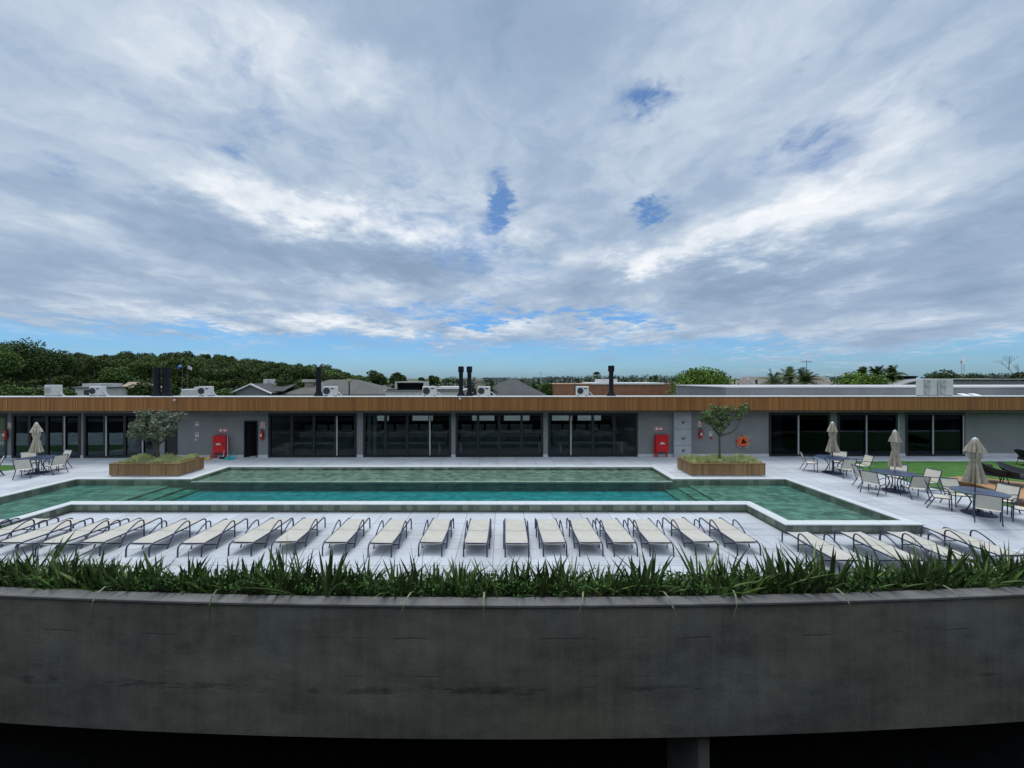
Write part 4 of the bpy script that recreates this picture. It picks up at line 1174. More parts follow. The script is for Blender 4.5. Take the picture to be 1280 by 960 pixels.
p = G(1287, 583, 0); rope_chair(p.x, p.y, R(-100), .012, 'black rope lounge chair on the turf far back at the right edge')

# ------------------------------------------------------------------ plants along the curved wall
def sword_clump(seed, n_, h):
    g_ = random.Random(seed); q = MB()
    for k in range(n_):
        a = g_.uniform(0, 6.283); r0 = g_.uniform(0, .17); L = h * g_.uniform(.55, 1.12)
        lean = g_.uniform(.04, .50) if g_.random() < .75 else g_.uniform(.55, 1.1)
        droop = lean * g_.uniform(.3, 1.0); W = g_.uniform(.020, .050)
        d = Vector((math.cos(a), math.sin(a), 0)); fa = g_.uniform(0, 3.14); s_ = Vector((math.cos(fa), math.sin(fa), 0)); nn = Vector((-s_.y, s_.x, 0))
        rows = []
        for j in range(7):
            f = j / 6
            c = d * (r0 + L * (lean * f + droop * f * f * .55)) + Vector((0, 0, L * (f - .28 * droop * f * f)))
            wd = W * (1 - f ** 2.2) * (.75 + .5 * f) + .001
            rows.append([c - s_ * wd, c + nn * wd * .35, c + s_ * wd])
        q.sheet(rows)
    return q
protos = []
for k in range(7):
    o = sword_clump(100 + k, (14, 16, 12, 17, 13, 14, 10)[k], (.68, .82, .58, .64, .92, .52, .74)[k]).mesh('sword_leaves', M_iris)
    protos.append(o)
rp = random.Random(42)
x = -16.0; k = 0
while x < 16.5:
    for row in (.30 + .16, .30 + .42):
        px_ = x + rp.uniform(-.08, .08) + (0 if row < .6 else .12)
        dens = .5 + .5 * math.sin(px_ * 2.1) * math.sin(px_ * .9 + 1)
        if rp.random() < (.06 + .30 * (1 - dens)) * (1.4 if row > .6 else .4): continue
        o = bpy.data.objects.new('sword_leaf_plant', protos[rp.randrange(7)]); col.objects.link(o)
        s_ = rp.uniform(.55, 1.05) + .22 * dens
        o.location = (px_, YF(px_) + row + rp.uniform(-.05, .06), -.25); o.rotation_euler = (0, 0, rp.uniform(0, 6.28)); o.scale = (s_, s_, s_ * rp.uniform(.9, 1.1))
        tag(o, 'dark green sword-leaved plant, one of many alike along the curved wall rim', 'plant', 'sword-leaved plants along the curved wall')
    x += rp.uniform(.20, .30)
# low leafy filler between them
q = MB(); rg = random.Random(8)
cl_ = []
x = -16.2
while x < 16.6:
    if rg.random() < .85:
        hh = rg.uniform(.10, .19)
        cl_.append((x, YF(x) + rg.uniform(.36, .50), -.20 + hh * .7, rg.uniform(.12, .2), .13, hh))
    cl_.append((x + .1, YF(x) + rg.uniform(.55, .98), -.12, rg.uniform(.15, .25), .16, rg.uniform(.12, .2)))
    x += rg.uniform(.12, .22)
leaves(q, cl_, 19000, .085, .55, rg)
tag(q.build('ground_cover', M_bushleaf), 'low leafy ground cover between the sword-leaved plants on the wall', 'ground cover', kind='stuff')
# old leaves that hang over the rim
for (px, L, dry, lean, lab) in ((118, .55, 1, -.22, 'withered leaf hanging straight over the rim near the left edge'), (263, .60, 0, .02, 'dark leaf hanging down over the rim at the left'),
                           (605, .42, 1, .0, 'thin withered leaf hanging over the middle of the rim'), (735, .34, 1, -.30, 'pale bent leaf lying over the rim right of the middle'),
                           (822, .62, 1, .55, 'long pale leaf slanting down right across the rim'), (926, .45, 1, -.25, 'pale leaf slanting left over the rim at the right'), (1050, .55, 1, .38, 'withered leaf slanting right over the rim near the right edge'),
                           (520, .40, 1, -.4, 'pale dry leaf arching left above the rim'), (1195, .35, 1, .4, 'pale dry leaf arching over the rim at the far right')):
    xb = PX(px, YW0); y0 = YF(xb); rows = []
    for j in range(9):
        f = j / 8
        yy = .42 - .58 * min(1, f * 1.7); z = -.20 + .26 * math.sin(min(1, f * 1.6) * 2.0) - max(0, f - .42) * L * 1.7
        wd = .021 * (1 - f ** 2) + .001
        xo = lean * f * .8
        rows.append([(xo - wd, yy, z), (xo, yy - .006, z + .006), (xo + wd, yy, z)])
    tag(MB().sheet(rows).build('hanging_leaf', M_irisdry if dry else M_iris, loc=(xb, y0, 0)), lab, 'leaf', 'leaves hanging over the rim')

# ------------------------------------------------------------------ beyond the pool house
M_void = mat('void_black', (.005, .006, .009), .9, .2, 1, spec=.1)
def TZ(py, Y): return PZ(py, Y)
def blob_tree(name, label, px, Y, ytop, wpx, M_, seed, n_=2600, leaf=None, group=None, cat='tree', tall=.62, nb=22, zbase=-.06, lo=-.5):
    """a tree: tapered trunk with limbs, and a crown of leaf-sized faces gathered into clumps"""
    h = TZ(ytop, Y) - zbase; wd = wpx / F * Y
    t = thing(name, label, cat, (PX(px, Y), Y, zbase), 0, group)
    g_ = random.Random(seed)
    ch = min(h * tall, wd * .95); cz = h - ch * .52
    q = MB(); r0 = max(.12, h * .022)
    q.tube([(0, 0, 0), (g_.uniform(-.1, .1), 0, cz * .5), (g_.uniform(-.2, .2), 0, cz)], [r0 * 1.3, r0, r0 * .6], 8)
    for k in range(5):
        a = k * 1.256 + g_.uniform(-.3, .3); L = wd * .34
        q.tube([(0, 0, cz * .72), (math.cos(a) * L * .5, math.sin(a) * L * .5, cz * .95), (math.cos(a) * L, math.sin(a) * L, cz + ch * .22)], [r0 * .55, r0 * .35, r0 * .12], 5)
    q.build('trunk', M_bark, t)
    cs = []
    for i in range(nb):
        while True:
            x, y, z = g_.uniform(-1, 1), g_.uniform(-1, 1), g_.uniform(lo, 1)
            if .18 < x * x + y * y + z * z < 1: break
        r = g_.uniform(.19, .31) * wd
        cs.append((x * (wd / 2 - r * .6), y * (wd / 2 - r * .6), cz + z * (ch * .52 - r * .35), r, r, r * .68))
    q = MB(); leaves(q, cs, int(n_ * 2.2), (leaf or max(.25, 2.2 / F * Y)) * 1.12, .66, g_)
    q.build('crown', M_, t)
    return t
def palm(label, px, Y, ytop, wpx, seed, group=None, fan=True, zbase=-.06, n_=42):
    h = TZ(ytop, Y) - zbase; r = wpx / F * Y / 2; g_ = random.Random(seed)
    t = thing('palm_tree', label, 'palm', (PX(px, Y), Y, zbase), 0, group)
    zc_ = max(h - r * .85, h * .45)
    MB().tube([(0, 0, 0), (.1, 0, zc_ * .5), (0, 0, zc_)], [.28, .2, .22], 8).build('trunk', M_bark, t)
    q = MB()
    for k in range(n_):
        a = g_.uniform(0, 6.283); e = g_.uniform(-.75, 1.45); L = r * g_.uniform(.85, 1.1)
        d = Vector((math.cos(a) * math.cos(e), math.sin(a) * math.cos(e), math.sin(e)))
        s_ = d.cross(Vector((0, 0, 1))).normalized()
        c = Vector((0, 0, zc_)); up = s_.cross(d)
        if fan:      # a fan of blades at the end of a stalk
            for b in range(9):
                f = (b - 4) / 4; dd = (d * math.cos(f * 1.15) + s_ * math.sin(f * 1.15)).normalized()
                p0 = c + d * L * .42; p1 = p0 + dd * L * .36; p2 = p0 + dd * L * .60 + Vector((0, 0, -.18 * L))
                w_ = s_ * math.cos(f) * L * .045 - d * math.sin(f) * L * .045
                q.add([p0, p1 + w_, p2, p1 - w_], [(0, 1, 2, 3)])
            q.add([c - s_ * .03, c + s_ * .03, c + d * L * .45 + s_ * .02, c + d * L * .45 - s_ * .02], [(0, 1, 2, 3)])
        else:        # an arching feather of leaflets
            pts = [c + d * L * f + Vector((0, 0, -.55 * L * f * f * (1.1 - math.sin(max(e, 0)) * .7))) for f in (0, .25, .5, .75, 1)]
            for i in range(4):
                for b in range(3):
                    p0 = pts[i].lerp(pts[i + 1], b / 3); tt = (pts[i + 1] - pts[i]).normalized()
                    LL = L * .30 * (1 - .5 * (i / 4))
                    for sg in (-1, 1):
                        e2 = p0 + s_ * sg * LL + tt * LL * .6 + Vector((0, 0, -.35 * LL))
                        q.add([p0 - tt * .05, p0 + tt * .08 + up * .02, e2], [(0, 1, 2)])
    q.build('crown', M_palm, t)
    return t
# the wooded hill on the left: one mass of crowns
SKY = [(-260, 434), (-60, 436), (60, 437), (100, 436.5), (170, 436), (200, 435.5), (240, 436.5), (262, 438.5), (280, 439), (300, 442), (330, 443), (343, 447), (352, 450), (370, 448), (385, 448.5), (400, 452), (415, 456), (428, 460), (440, 465), (452, 470), (470, 474), (500, 476)]
def skyline(px):
    for (a, ya), (b, yb) in zip(SKY, SKY[1:]):
        if a <= px <= b: return ya + (yb - ya) * (px - a) / (b - a)
    return SKY[-1][1]
def hill_z(px, Y):
    top = TZ(skyline(px), 215.0)
    return -.06 + max(0, top - 13.0) * max(0, min(1, (Y - 130) / 85.0)) ** 1.1
rows = []
for Y in (118, 130, 150, 170, 190, 215, 250, 300):
    rows.append([(PX(px, Y), Y, (hill_z(px, min(Y, 215)) if Y < 260 else -1.5) - (.3 if 125 < Y < 260 else .4)) for px in range(-260, 520, 20)])
structure('hill', MB().sheet(rows), mat('hill_soil', (.03, .05, .02), .95, .3, .1))
g_ = random.Random(77)
P_ = [[], []]
def crown_np(n_, seed):
    r_ = np.random.RandomState(seed)
    nb = 7
    ctr = r_.uniform(-1, 1, (nb, 3)); ctr /= np.maximum(np.linalg.norm(ctr, axis=1, keepdims=True), .3); ctr *= r_.uniform(.35, .75, (nb, 1)); ctr[:, 2] = np.abs(ctr[:, 2]) * .75 - .1
    b = r_.randint(0, nb, n_)
    p = r_.normal(0, 1, (n_, 3)); p /= np.linalg.norm(p, axis=1, keepdims=True); p *= r_.uniform(.2, 1, (n_, 1)) ** .4
    c = ctr[b] + p * np.array([.42, .42, .27])
    d = r_.normal(0, 1, (n_, 3)); d /= np.linalg.norm(d, axis=1, keepdims=True)
    nn = p + r_.normal(0, .6, (n_, 3)) + np.array([0, 0, .5])
    s_ = np.cross(d, nn); s_ /= np.maximum(np.linalg.norm(s_, axis=1, keepdims=True), 1e-6)
    return c, d, s_
protos_c = [crown_np(1150, k) for k in range(6)]
V, tv, tf = [], [], []
mbt = MB()
for Y in (128, 140, 152, 165, 180, 196, 215):
    px = -250 + g_.uniform(0, 10)
    while px < 478:
        sk = skyline(px)
        zb = hill_z(px, Y); wd = g_.uniform(5.5, 9.0)
        top = TZ(sk, 215) if Y == 215 else min(zb + g_.uniform(9.5, 14.0), 4.5 + (TZ(sk, 215) - 4.5) * Y / 215 * .98)
        if Y == 215: top += g_.uniform(-1.6, .9)
        hgt = top - zb
        if hgt > 3.0:
            c, d, s_ = protos_c[g_.randrange(6)]
            a = g_.uniform(0, 6.28); ca, sa = math.cos(a), math.sin(a)
            Rm = np.array([[ca, sa, 0], [-sa, ca, 0], [0, 0, 1]])
            ch = min(hgt * .85, 9.5)
            S = np.array([wd / 2 * 1.1, wd / 2 * 1.1, ch * .62])
            X, YY = PX(px, Y), Y + g_.uniform(-4, 4)
            cc = (c @ Rm) * S + np.array([X, YY, top - ch * .55])
            L = np.random.RandomState(int(px * 7 + Y) + 9000).uniform(.5, 1.1, (len(c), 1)) * .40
            dd, ss = d @ Rm, s_ @ Rm
            V.append(np.stack([cc - dd * L, cc + ss * L * .62, cc + dd * L, cc - ss * L * .62], 1).reshape(-1, 3))
            if hgt > 7:      # undergrowth and low boughs under the crown
                k_ = slice(0, None, 3); c2 = (c[k_] @ Rm) * np.array([wd * .62, wd * .5, hgt * .34]) + np.array([X, YY - 2.5, zb + hgt * .22]); L2 = L[k_] * 1.25
                V.append(np.stack([c2 - dd[k_] * L2, c2 + ss[k_] * L2 * .62, c2 + dd[k_] * L2, c2 - ss[k_] * L2 * .62], 1).reshape(-1, 3))
            mbt.tube([(X, YY, zb - .3), (X + .3, YY, zb + hgt * .45), (X, YY, top - ch * .5)], [.28, .2, .1], 5, cap=False)
        px += wd / Y * F * g_.uniform(.45, .75)
V = np.concatenate(V); nq = len(V) // 4
v_all = V.tolist(); f_all = [(4 * i, 4 * i + 1, 4 * i + 2, 4 * i + 3) for i in range(nq)]
off = len(v_all)
v_all += [tuple(p) for p in mbt.v]; f_all += [tuple(off + i for i in f) for f in mbt.f]
me = bpy.data.meshes.new('forest'); me.from_pydata(v_all, [], f_all); me.materials.append(M_forest); me.materials.append(M_bark)
mi = [0] * nq + [1] * len(mbt.f); me.polygons.foreach_set('material_index', mi); me.update()
o = bpy.data.objects.new('hillside_forest', me); col.objects.link(o)
tag(o, 'dense dark green wood covering the hill beyond the pool house on the left', 'forest', kind='stuff')

# single trees and shrubs one can tell apart
blob_tree('large_tree', 'big dark tree at the left picture edge, tallest of all, before the wood', 22, 92, 421, 66, M_tree_a, 1, 5200, tall=.9, nb=34)
blob_tree('large_tree', 'olive toned tree cut by the left picture edge, before the wood', -8, 84, 428, 46, M_tree_b, 2, 3200, tall=.9)
blob_tree('large_tree', 'dark tree just right of the tallest tree, before the wood', 62, 100, 433, 44, M_tree_a, 3, 3200, tall=.85)
blob_tree('round_tree', 'lighter green round tree before the wood above the second air conditioner', 143, 80, 455, 30, M_tree_b, 4, 2400, tall=.8)
for i, (px, yt, wd) in enumerate(((6, 481, 34), (34, 483, 30), (62, 483, 30), (84, 485, 22))):
    blob_tree('shrub', 'light green shrub in the hedge line behind the roof, %s from the left' % ORD[i], px, 46, yt, wd, M_tree_b, 10 + i, 1500, .22, 'hedge shrubs behind the roof at left', 'shrub', .8)
blob_tree('dark_shrub', 'dark clipped shrub left of the two thick black flues', 180, 52, 475, 30, M_tree_a, 20, 1500, .25, cat='shrub', tall=.8)
blob_tree('dark_shrub', 'dark shrub between the thick flues and the white truck', 217, 54, 482, 16, M_tree_a, 19, 900, .25, cat='shrub', tall=.8)
blob_tree('shrub', 'greyish shrub between the white truck and the grey gable', 280, 56, 484, 30, M_tree_b, 21, 1300, .25, cat='shrub', tall=.8)
blob_tree('round_tree', 'round dark green tree between the gable house and the hipped grey roof', 359, 62, 469, 31, M_tree_a, 22, 2600, tall=.85)
blob_tree('pine_tree', 'dark conical tree right of the hipped grey roof', 470, 110, 462.5, 26, M_tree_a, 23, 1500, tall=.85)
blob_tree('round_tree', 'low tree behind the right slope of the hipped roof', 452, 96, 470, 22, M_tree_b, 24, 1000, tall=.8)
blob_tree('round_tree', 'bushy dark tree behind the black opening on the flat roof', 498, 120, 464.5, 20, M_tree_a, 25, 1300, tall=.8)
blob_tree('round_tree', 'small dark tree far off left of the slim twin flues', 527, 150, 472, 9, M_tree_a, 26, 500, tall=.8)
blob_tree('round_tree', 'dark domed tree far off just left of the slim twin flues', 542, 130, 469, 15, M_tree_a, 27, 1000, tall=.85)
blob_tree('round_tree', 'flat dark tree far off behind the slim twin flues', 562, 150, 474, 24, M_tree_a, 28, 900, tall=.7)
blob_tree('round_tree', 'dull green tree right of the dark pyramid roof', 683, 58, 478, 20, M_tree_b, 29, 1000, tall=.8)
blob_tree('round_tree', 'large bright green tree behind the roof above the right hose cabinet', 877, 47, 461, 78, M_tree_c, 30, 5200, .24, tall=.95, nb=40)
blob_tree('round_tree', 'yellow green bushy tree behind the grey wing under three palms', 1085, 48, 464.5, 68, M_tree_c, 31, 4000, .26, tall=.95, nb=34)
blob_tree('round_tree', 'dark spreading tree behind the tall grey outdoor units', 1182, 90, 462, 40, M_tree_a, 32, 1600, tall=.8)
blob_tree('round_tree', 'dark tree behind the vaulted roof right of the outdoor units', 1212, 120, 468, 34, M_tree_a, 33, 1100, tall=.7)
blob_tree('dark_shrub', 'dark shrub at the foot of the bare tree at the right edge', 1276, 90, 466, 16, M_tree_a, 34, 700, cat='shrub', tall=.8)
for (px, Y, yt, wd, fan, lab) in ((746, 90, 464, 13, True, 'slender fan palm left of the capped single flue'),
                                  (966, 56, 460, 40, False, 'dense palm, leftmost of three before the brown grey roof'), (986, 60, 456, 40, False, 'dense palm, tallest and middle of three before the brown grey roof'), (1005, 56, 458, 42, False, 'dense palm, rightmost of three before the brown grey roof'),
                                  (1078, 60, 457.5, 27, False, 'feathery palm rising from the left of the yellow green tree'), (1096, 62, 454.5, 30, False, 'feathery palm rising from the middle of the yellow green tree'), (1115, 58, 455, 30, False, 'feathery palm rising from the right of the yellow green tree'),
                                  (866, 52, 457, 30, False, 'feathery palm at the top left of the large bright green tree'),
                                  (611, 50, 478, 30, False, 'pale feathery palm left of the dark pyramid roof'), (632, 80, 476, 16, False, 'small palm behind the dark pyramid roof'), (668, 54, 477, 20, False, 'feathery palm right of the dark pyramid roof'), (820, 130, 468, 12, False, 'far palm left of the large bright green tree')):
    palm(lab, px, Y, yt, wd, int(px), 'palms beyond the pool house', fan)
# bare tree at the right edge
t = thing('bare_tree', 'leafless tree with fine twigs at the right picture edge', 'tree', (PX(1273, 85), 85, -.06))
q = MB(); gb = random.Random(9)
def twig(p, d, L, r, k):
    e = p + d * L
    q.tube([p, (p + e) / 2 + Vector((gb.uniform(-.1, .1), 0, gb.uniform(-.1, .1))), e], [r, r * .8, r * .6], 4, cap=False)
    if k:
        for _ in range(3): twig(p + d * L * gb.uniform(.6, 1), (d + Vector((gb.uniform(-.7, .7), gb.uniform(-.7, .7), gb.uniform(-.1, .5)))).normalized(), L * .66, r * .6, k - 1)
twig(Vector((0, 0, 0)), Vector((0, 0, 1)), 4.4, .11, 4)
q.build('trunk', M_bark, t)
# far low line of trees on the horizon
q = MB(); g_ = random.Random(3); cs = []
for (p0, p1, Y, yt) in ((500, 700, 140, 476.0), (505, 640, 110, 478.5), (640, 760, 170, 475.5), (560, 690, 420, 471.5), (690, 780, 380, 470.0), (770, 905, 330, 468.5), (1000, 1060, 420, 470), (1185, 1330, 300, 468.0), (1240, 1330, 500, 466)):
    px = p0
    while px < p1:
        h = TZ(yt + g_.uniform(-.6, 1.2), Y); r = g_.uniform(3, 6); cs.append((PX(px, Y), Y + g_.uniform(-12, 12), h - r * .6, r * 1.3, r, r * .7)); cs.append((PX(px, Y), Y, h * .4, r * 1.2, r, h * .45)); px += r / Y * F * 1.2
leaves(q, cs, 16000, 1.5, .7, g_)
tag(q.build('distant_woodland', M_farleaf), 'low line of distant trees along the horizon', 'woodland', kind='stuff')

# houses and roofs
def hip_house(label, px0, px1, r0, r1, yr, ye, Y, depth, M_r, M_w, gable=False, cat='house', ov=.35):
    x0, x1, zr, ze = PX(px0, Y), PX(px1, Y), TZ(yr, Y + depth * .3), TZ(ye, Y)
    t = thing('house', label, cat, ((x0 + x1) / 2, Y, -.06))
    c = (x0 + x1) / 2; a, b = x0 - c, x1 - c; ra, rb = PX(r0, Y + depth * .3) - c, PX(r1, Y + depth * .3) - c
    MB().box(a + ov, b - ov, ov, depth - ov, 0, ze + .06).build('wall', M_w, t)
    q = MB(); e = ze + .062
    vs = [(a, 0, e), (b, 0, e), (b, depth, e), (a, depth, e), (ra, depth / 2, zr + .06), (rb, depth / 2, zr + .06), (a, 0, e + .12), (b, 0, e + .12), (b, depth, e + .12), (a, depth, e + .12)]
    q.add(vs, [(3, 2, 1, 0), (0, 1, 7, 6), (1, 2, 8, 7), (2, 3, 9, 8), (3, 0, 6, 9), (6, 7, 5, 4), (7, 8, 5), (8, 9, 4, 5), (9, 6, 4)])
    ro = q.build('roof', M_r, t)
    return t, ro, c, Y
M_hw = mat('white_render', (.55, .54, .52), .8, .1, .8)
t, ro, c, Y = hip_house('house with wide grey hipped roof and white chimney, behind the single plain flue', 350, 486, 404, 441, 474.5, 494, 58, 11, M_roofgray, M_hw)
x = PX(381.5, 60) - c
MB().box(x - .62, x + .62, 3.0, 4.2, 2.0, TZ(478, 60) + .06, .03).build('chimney', M_tan, ro); MB().box(x - .95, x + .95, 2.7, 4.5, TZ(478, 60) + .062, TZ(474.5, 60) + .06, .03).build('chimney_cap', mat('cap_tan', (.40, .37, .32), .8, .1, 1), ro)
x = PX(393, 57) - c; MB().box(x - .3, x + .3, .6, 1.2, 2.0, TZ(479, 57) + .06, .03).build('vent', M_white, ro)
# gable house
Y = 56; t = thing('house', 'grey house with white edged gable and two white chimneys', 'house', (PX(313, Y), Y, -.06))
hw_ = 22.0 / F * Y; ze, za = TZ(489.5, Y) + .06, TZ(479.6, Y) + .06
q = MB(); vs = []
for y in (0.3, 9): vs += [(-hw_, y, 0), (hw_ * .92, y, 0), (hw_ * .92, y, ze), (0, y, za - .12), (-hw_, y, ze)]
q.add(vs, [(0, 1, 2, 3, 4), (9, 8, 7, 6, 5), (0, 4, 9, 5), (1, 6, 7, 2)]); q.build('wall', M_housegrey, t)
q = MB(); sl_ = (za - ze) / hw_
for s_ in (-1, 1):
    e = s_ * (hw_ + .45)
    q.sheet([[(0, .1, za), (e, .1, za - sl_ * abs(e))], [(0, 9.2, za), (e, 9.2, za - sl_ * abs(e))]][::s_], .1)
ro = q.build('roof', M_roofdark, t)
q = MB()
for s_ in (-1, 1):
    e = s_ * (hw_ + .5)
    q.tube([(0, .0, za - .06), (e, .0, za - .06 - sl_ * abs(e))], .13, 4)
q.build('barge_board', mat('white_board', (.72, .72, .72), .6, .05, 2), t)
for i, (a, b) in enumerate(((329, 335), (336.5, 346))):
    x0, x1 = PX(a, Y + 5) - PX(313, Y), PX(b, Y + 5) - PX(313, Y)
    MB().box(x0, x1, 5, 6.2, 2.0, TZ(474, Y + 5) + .06, .03).build('chimney', M_hw, ro)
q = MB(); x1 = PX(347, Y) - PX(313, Y)
q.add([(hw_ * .95, 1.5, ze + .0), (x1, 1.5, ze + .02), (x1, 5, TZ(480, Y + 5)), (hw_ * .3, 5, TZ(480, Y + 5))], [(0, 1, 2, 3)]); q.build('side_roof', M_roofdark, t)
# flat roofed house with a black opening
Y = 50; t = thing('house', 'flat roofed pale house with wide black opening on its roof', 'house', (PX(530, Y), Y, -.06)); c = PX(530, Y)
xa, xb = PX(482, Y) - c, PX(578, Y) - c
MB().box(xa, xb, 0, 9, 0, TZ(489, Y) + .06).build('wall', M_hw, t)
MB().box(xa - .2, xb + .2, -.2, 9.2, TZ(489, Y) + .062, TZ(487.6, Y) + .06, .02).build('roof', mat('pale_slab', (.42, .42, .41), .7, .1, .6), t)
bx = MB(); a, b, z0, z1 = PX(491, Y) - c, PX(530, Y) - c, TZ(487.5, Y) + .064, TZ(477, Y) + .06
bx.box(a, b, 1.0, 1.25, z1 - .16, z1); bx.box(a, a + .22, 1.0, 3.4, z0, z1 - .161); bx.box(b - .28, b, 1.0, 3.4, z0, z1 - .161); bx.box(a, b, 1.26, 3.4, z1 - .16, z1)
bx.build('roof_box', mat('box_cream', (.40, .38, .36), .7, .1, 1), t)
MB().box(a + .23, b - .29, 1.6, 1.7, z0, z1 - .17).build('shade_panel', M_void, t)  # black sheet standing in for the shade inside the box
MB().box(PX(484, Y) - c, xb - .4, -.26, -.21, TZ(487.4, Y) + .03, TZ(486.4, Y) + .06).build('shadow_bar', M_black, t)  # solid black bar in place of a shadow line along the roof edge
MB().box(PX(545, Y) - c, PX(575, Y) - c, 1, 5, z0, TZ(483.5, Y) + .06, .03).build('upper_slab', M_hw, t)
# tan chimney tower
Y = 52; t = thing('chimney_tower', 'tan stone chimney tower with flared top beside the slim twin flues', 'chimney', (PX(599, Y), Y, -.06))
MB().box(-.40, .40, 0, .8, 0, TZ(477, Y), .03).build('shaft', M_tan, t)
MB().box(-.52, .52, -.1, .9, TZ(477, Y) + .002, TZ(474, Y) + .06, .04).build('cap', M_tan, t)
for s_ in (-1, 1): MB().box(s_ * .42 - .1, s_ * .42 + .1, 0, .8, TZ(474, Y) + .062, TZ(472, Y) + .06, .02).build('horn', M_tan, t)
hip_house('house with dark pyramid roof seen between palms in the middle', 596, 684, 637, 644, 473.5, 495, 49, 9, M_roofdark, M_hw)
# brick building
Y = 56; t = thing('brick_building', 'long low brown red brick building with white roof pieces', 'building', (PX(765, Y), Y, -.06)); c = PX(765, Y)
MB().box(PX(692, Y) - c, PX(842, Y) - c, 0, 8, 0, TZ(480.5, Y) + .06).build('wall', M_brick, t)
MB().box(PX(692, Y) - c - .1, PX(842, Y) - c + .1, -.05, 8.1, TZ(480.5, Y) + .062, TZ(479.8, Y) + .06).build('coping', mat('brick_coping', (.36, .23, .15), .8, .1, 1), t)
MB().box(PX(738, Y) - c, PX(830, Y) - c, -.15, 6, TZ(480.6, Y) + .07, TZ(478.4, Y) + .06, .02).build('white_canopy', mat('white_metal_roof', (.76, .76, .76), .5, .05, 1), t)
MB().box(PX(752, Y) - c, PX(773, Y) - c, .5, 4, TZ(478.3, Y) + .07, TZ(474, Y) + .06, .02).build('white_box', M_hw, t)
MB().tube([(PX(718.5, Y) - c, -.1, 2.4), (PX(718.5, Y) - c, -.1, TZ(476, Y))], .05, 6).build('standpipe', M_roofgray, t)
# brown-grey roof house and the fence behind the grey wing
t, ro, c, Y = hip_house('house with long brown grey roof and white edged gable behind three palms', 918, 1052, 934, 1038, 470.8, 486, 66, 5, mat('brown_grey_roof', (.20, .17, .155), .85, .15, .5, .4, 8), M_hw)
q = MB(); xa, xb = PX(935, 65.8) - c, PX(948, 65.8) - c
q.tube([(xa, -.15, TZ(472.5, 65.8)), (xb, -.25, TZ(483.5, 65.8))], .16, 4); q.build('barge_board', MATS['white_board'], ro)
x = PX(949, 66) - c; MB().box(x - .12, x + .12, .6, .9, 2.5, TZ(474, 66)).build('vent_pipe', M_roofdark, ro)
t = thing('antenna_mast', 'thin antenna mast standing up from the brown grey roof', 'antenna', (PX(1030, 70), 74, -.06))
MB().tube([(0, 0, 0), (0, 0, TZ(448.5, 70))], .05, 6).build('mast', M_roofgray, t)
q = MB(); zt = TZ(450.5, 70); q.tube([(-1.0, 0, zt), (1.0, 0, zt)], .035, 5)
for k in range(-3, 4): q.tube([(k * .3, -.35, zt), (k * .3, .35, zt)], .02, 4); q.tube([(k * .3, 0, zt - .22), (k * .3, 0, zt + .22)], .02, 4)
q.build('aerial', M_roofgray, t)
t = thing('black_cabin', 'flat black boxy building left of the vaulted roof', 'building', (PX(1131, 46), 46, -.06))
MB().box(-1.35, 1.4, 0, .8, 0, TZ(470.7, 46), .03).build('wall', M_void, t); MB().box(-1.42, 1.5, -.06, .86, TZ(470.7, 46) + .002, TZ(469.9, 46) + .06).build('roof', M_void, t)
# vaulted roof
Y = 44; t = thing('vaulted_hall', 'grey hall with low vaulted roof at the right behind the outdoor units', 'building', (PX(1215, Y), Y, -.06)); c = PX(1215, Y)
xa, xb = PX(1126, Y) - c, PX(1330, Y) - c; z0, z1 = TZ(483.5, Y) + .06, TZ(474.8, Y) + .06
prof = [(xa, z0)] + [(p.x, p.z) for p in bez((xa, 0, z0 + .02), (xa + 1.6, 0, z1), (xa + 4.5, 0, z1), 8)] + [(xb, z1)]
MB().sheet([[(x, y, z) for x, z in prof] for y in (0, 2.5)][::-1], .15).build('roof', mat('vault_metal', (.26, .26, .265), .6, .08, .5), t)
q = MB(); q.prism([(x, z) for x, z in prof] + [(xb, 0), (xa, 0)], 0, .2); o = q.build('wall', M_housegrey, t); o.matrix_local = Matrix.Translation((0, .35, -.16)) @ Matrix.Rotation(R(90), 4, 'X')
for (a, b, yt) in ((1218, 1256, 473), (1256, 1263, 474)):
    MB().box(PX(a, Y) - c, PX(b, Y) - c, 1.2, 2.2, z1 + .005, TZ(yt, Y) + .06, .02).build('roof_box', M_hw if a == 1218 else M_signw, t)
# floodlight masts
t = thing('floodlight_mast', 'twin poled mast with white tilted panel at the far right', 'floodlight', (PX(1203.5, 95), 95, -.06))
q = MB(); q.tube([(-.28, 0, 0), (-.28, 0, TZ(450, 95))], .09, 6); q.build('pole', M_white, t)
MB().tube([(.34, 0, 0), (.34, 0, TZ(455, 95))], .06, 6).build('pole', M_alu, t)
MB().sheet([[(-.25, 0, TZ(455, 95)), (.25, -.2, TZ(454, 95))], [(.15, .1, TZ(446, 95)), (.65, -.1, TZ(445.5, 95))]], .08).build('panel', mat('bright_panel', (.80, .80, .80)), t)
MB().box(-.6, -.2, -.1, .1, TZ(453, 95), TZ(451, 95)).build('lamp', M_alu, t)
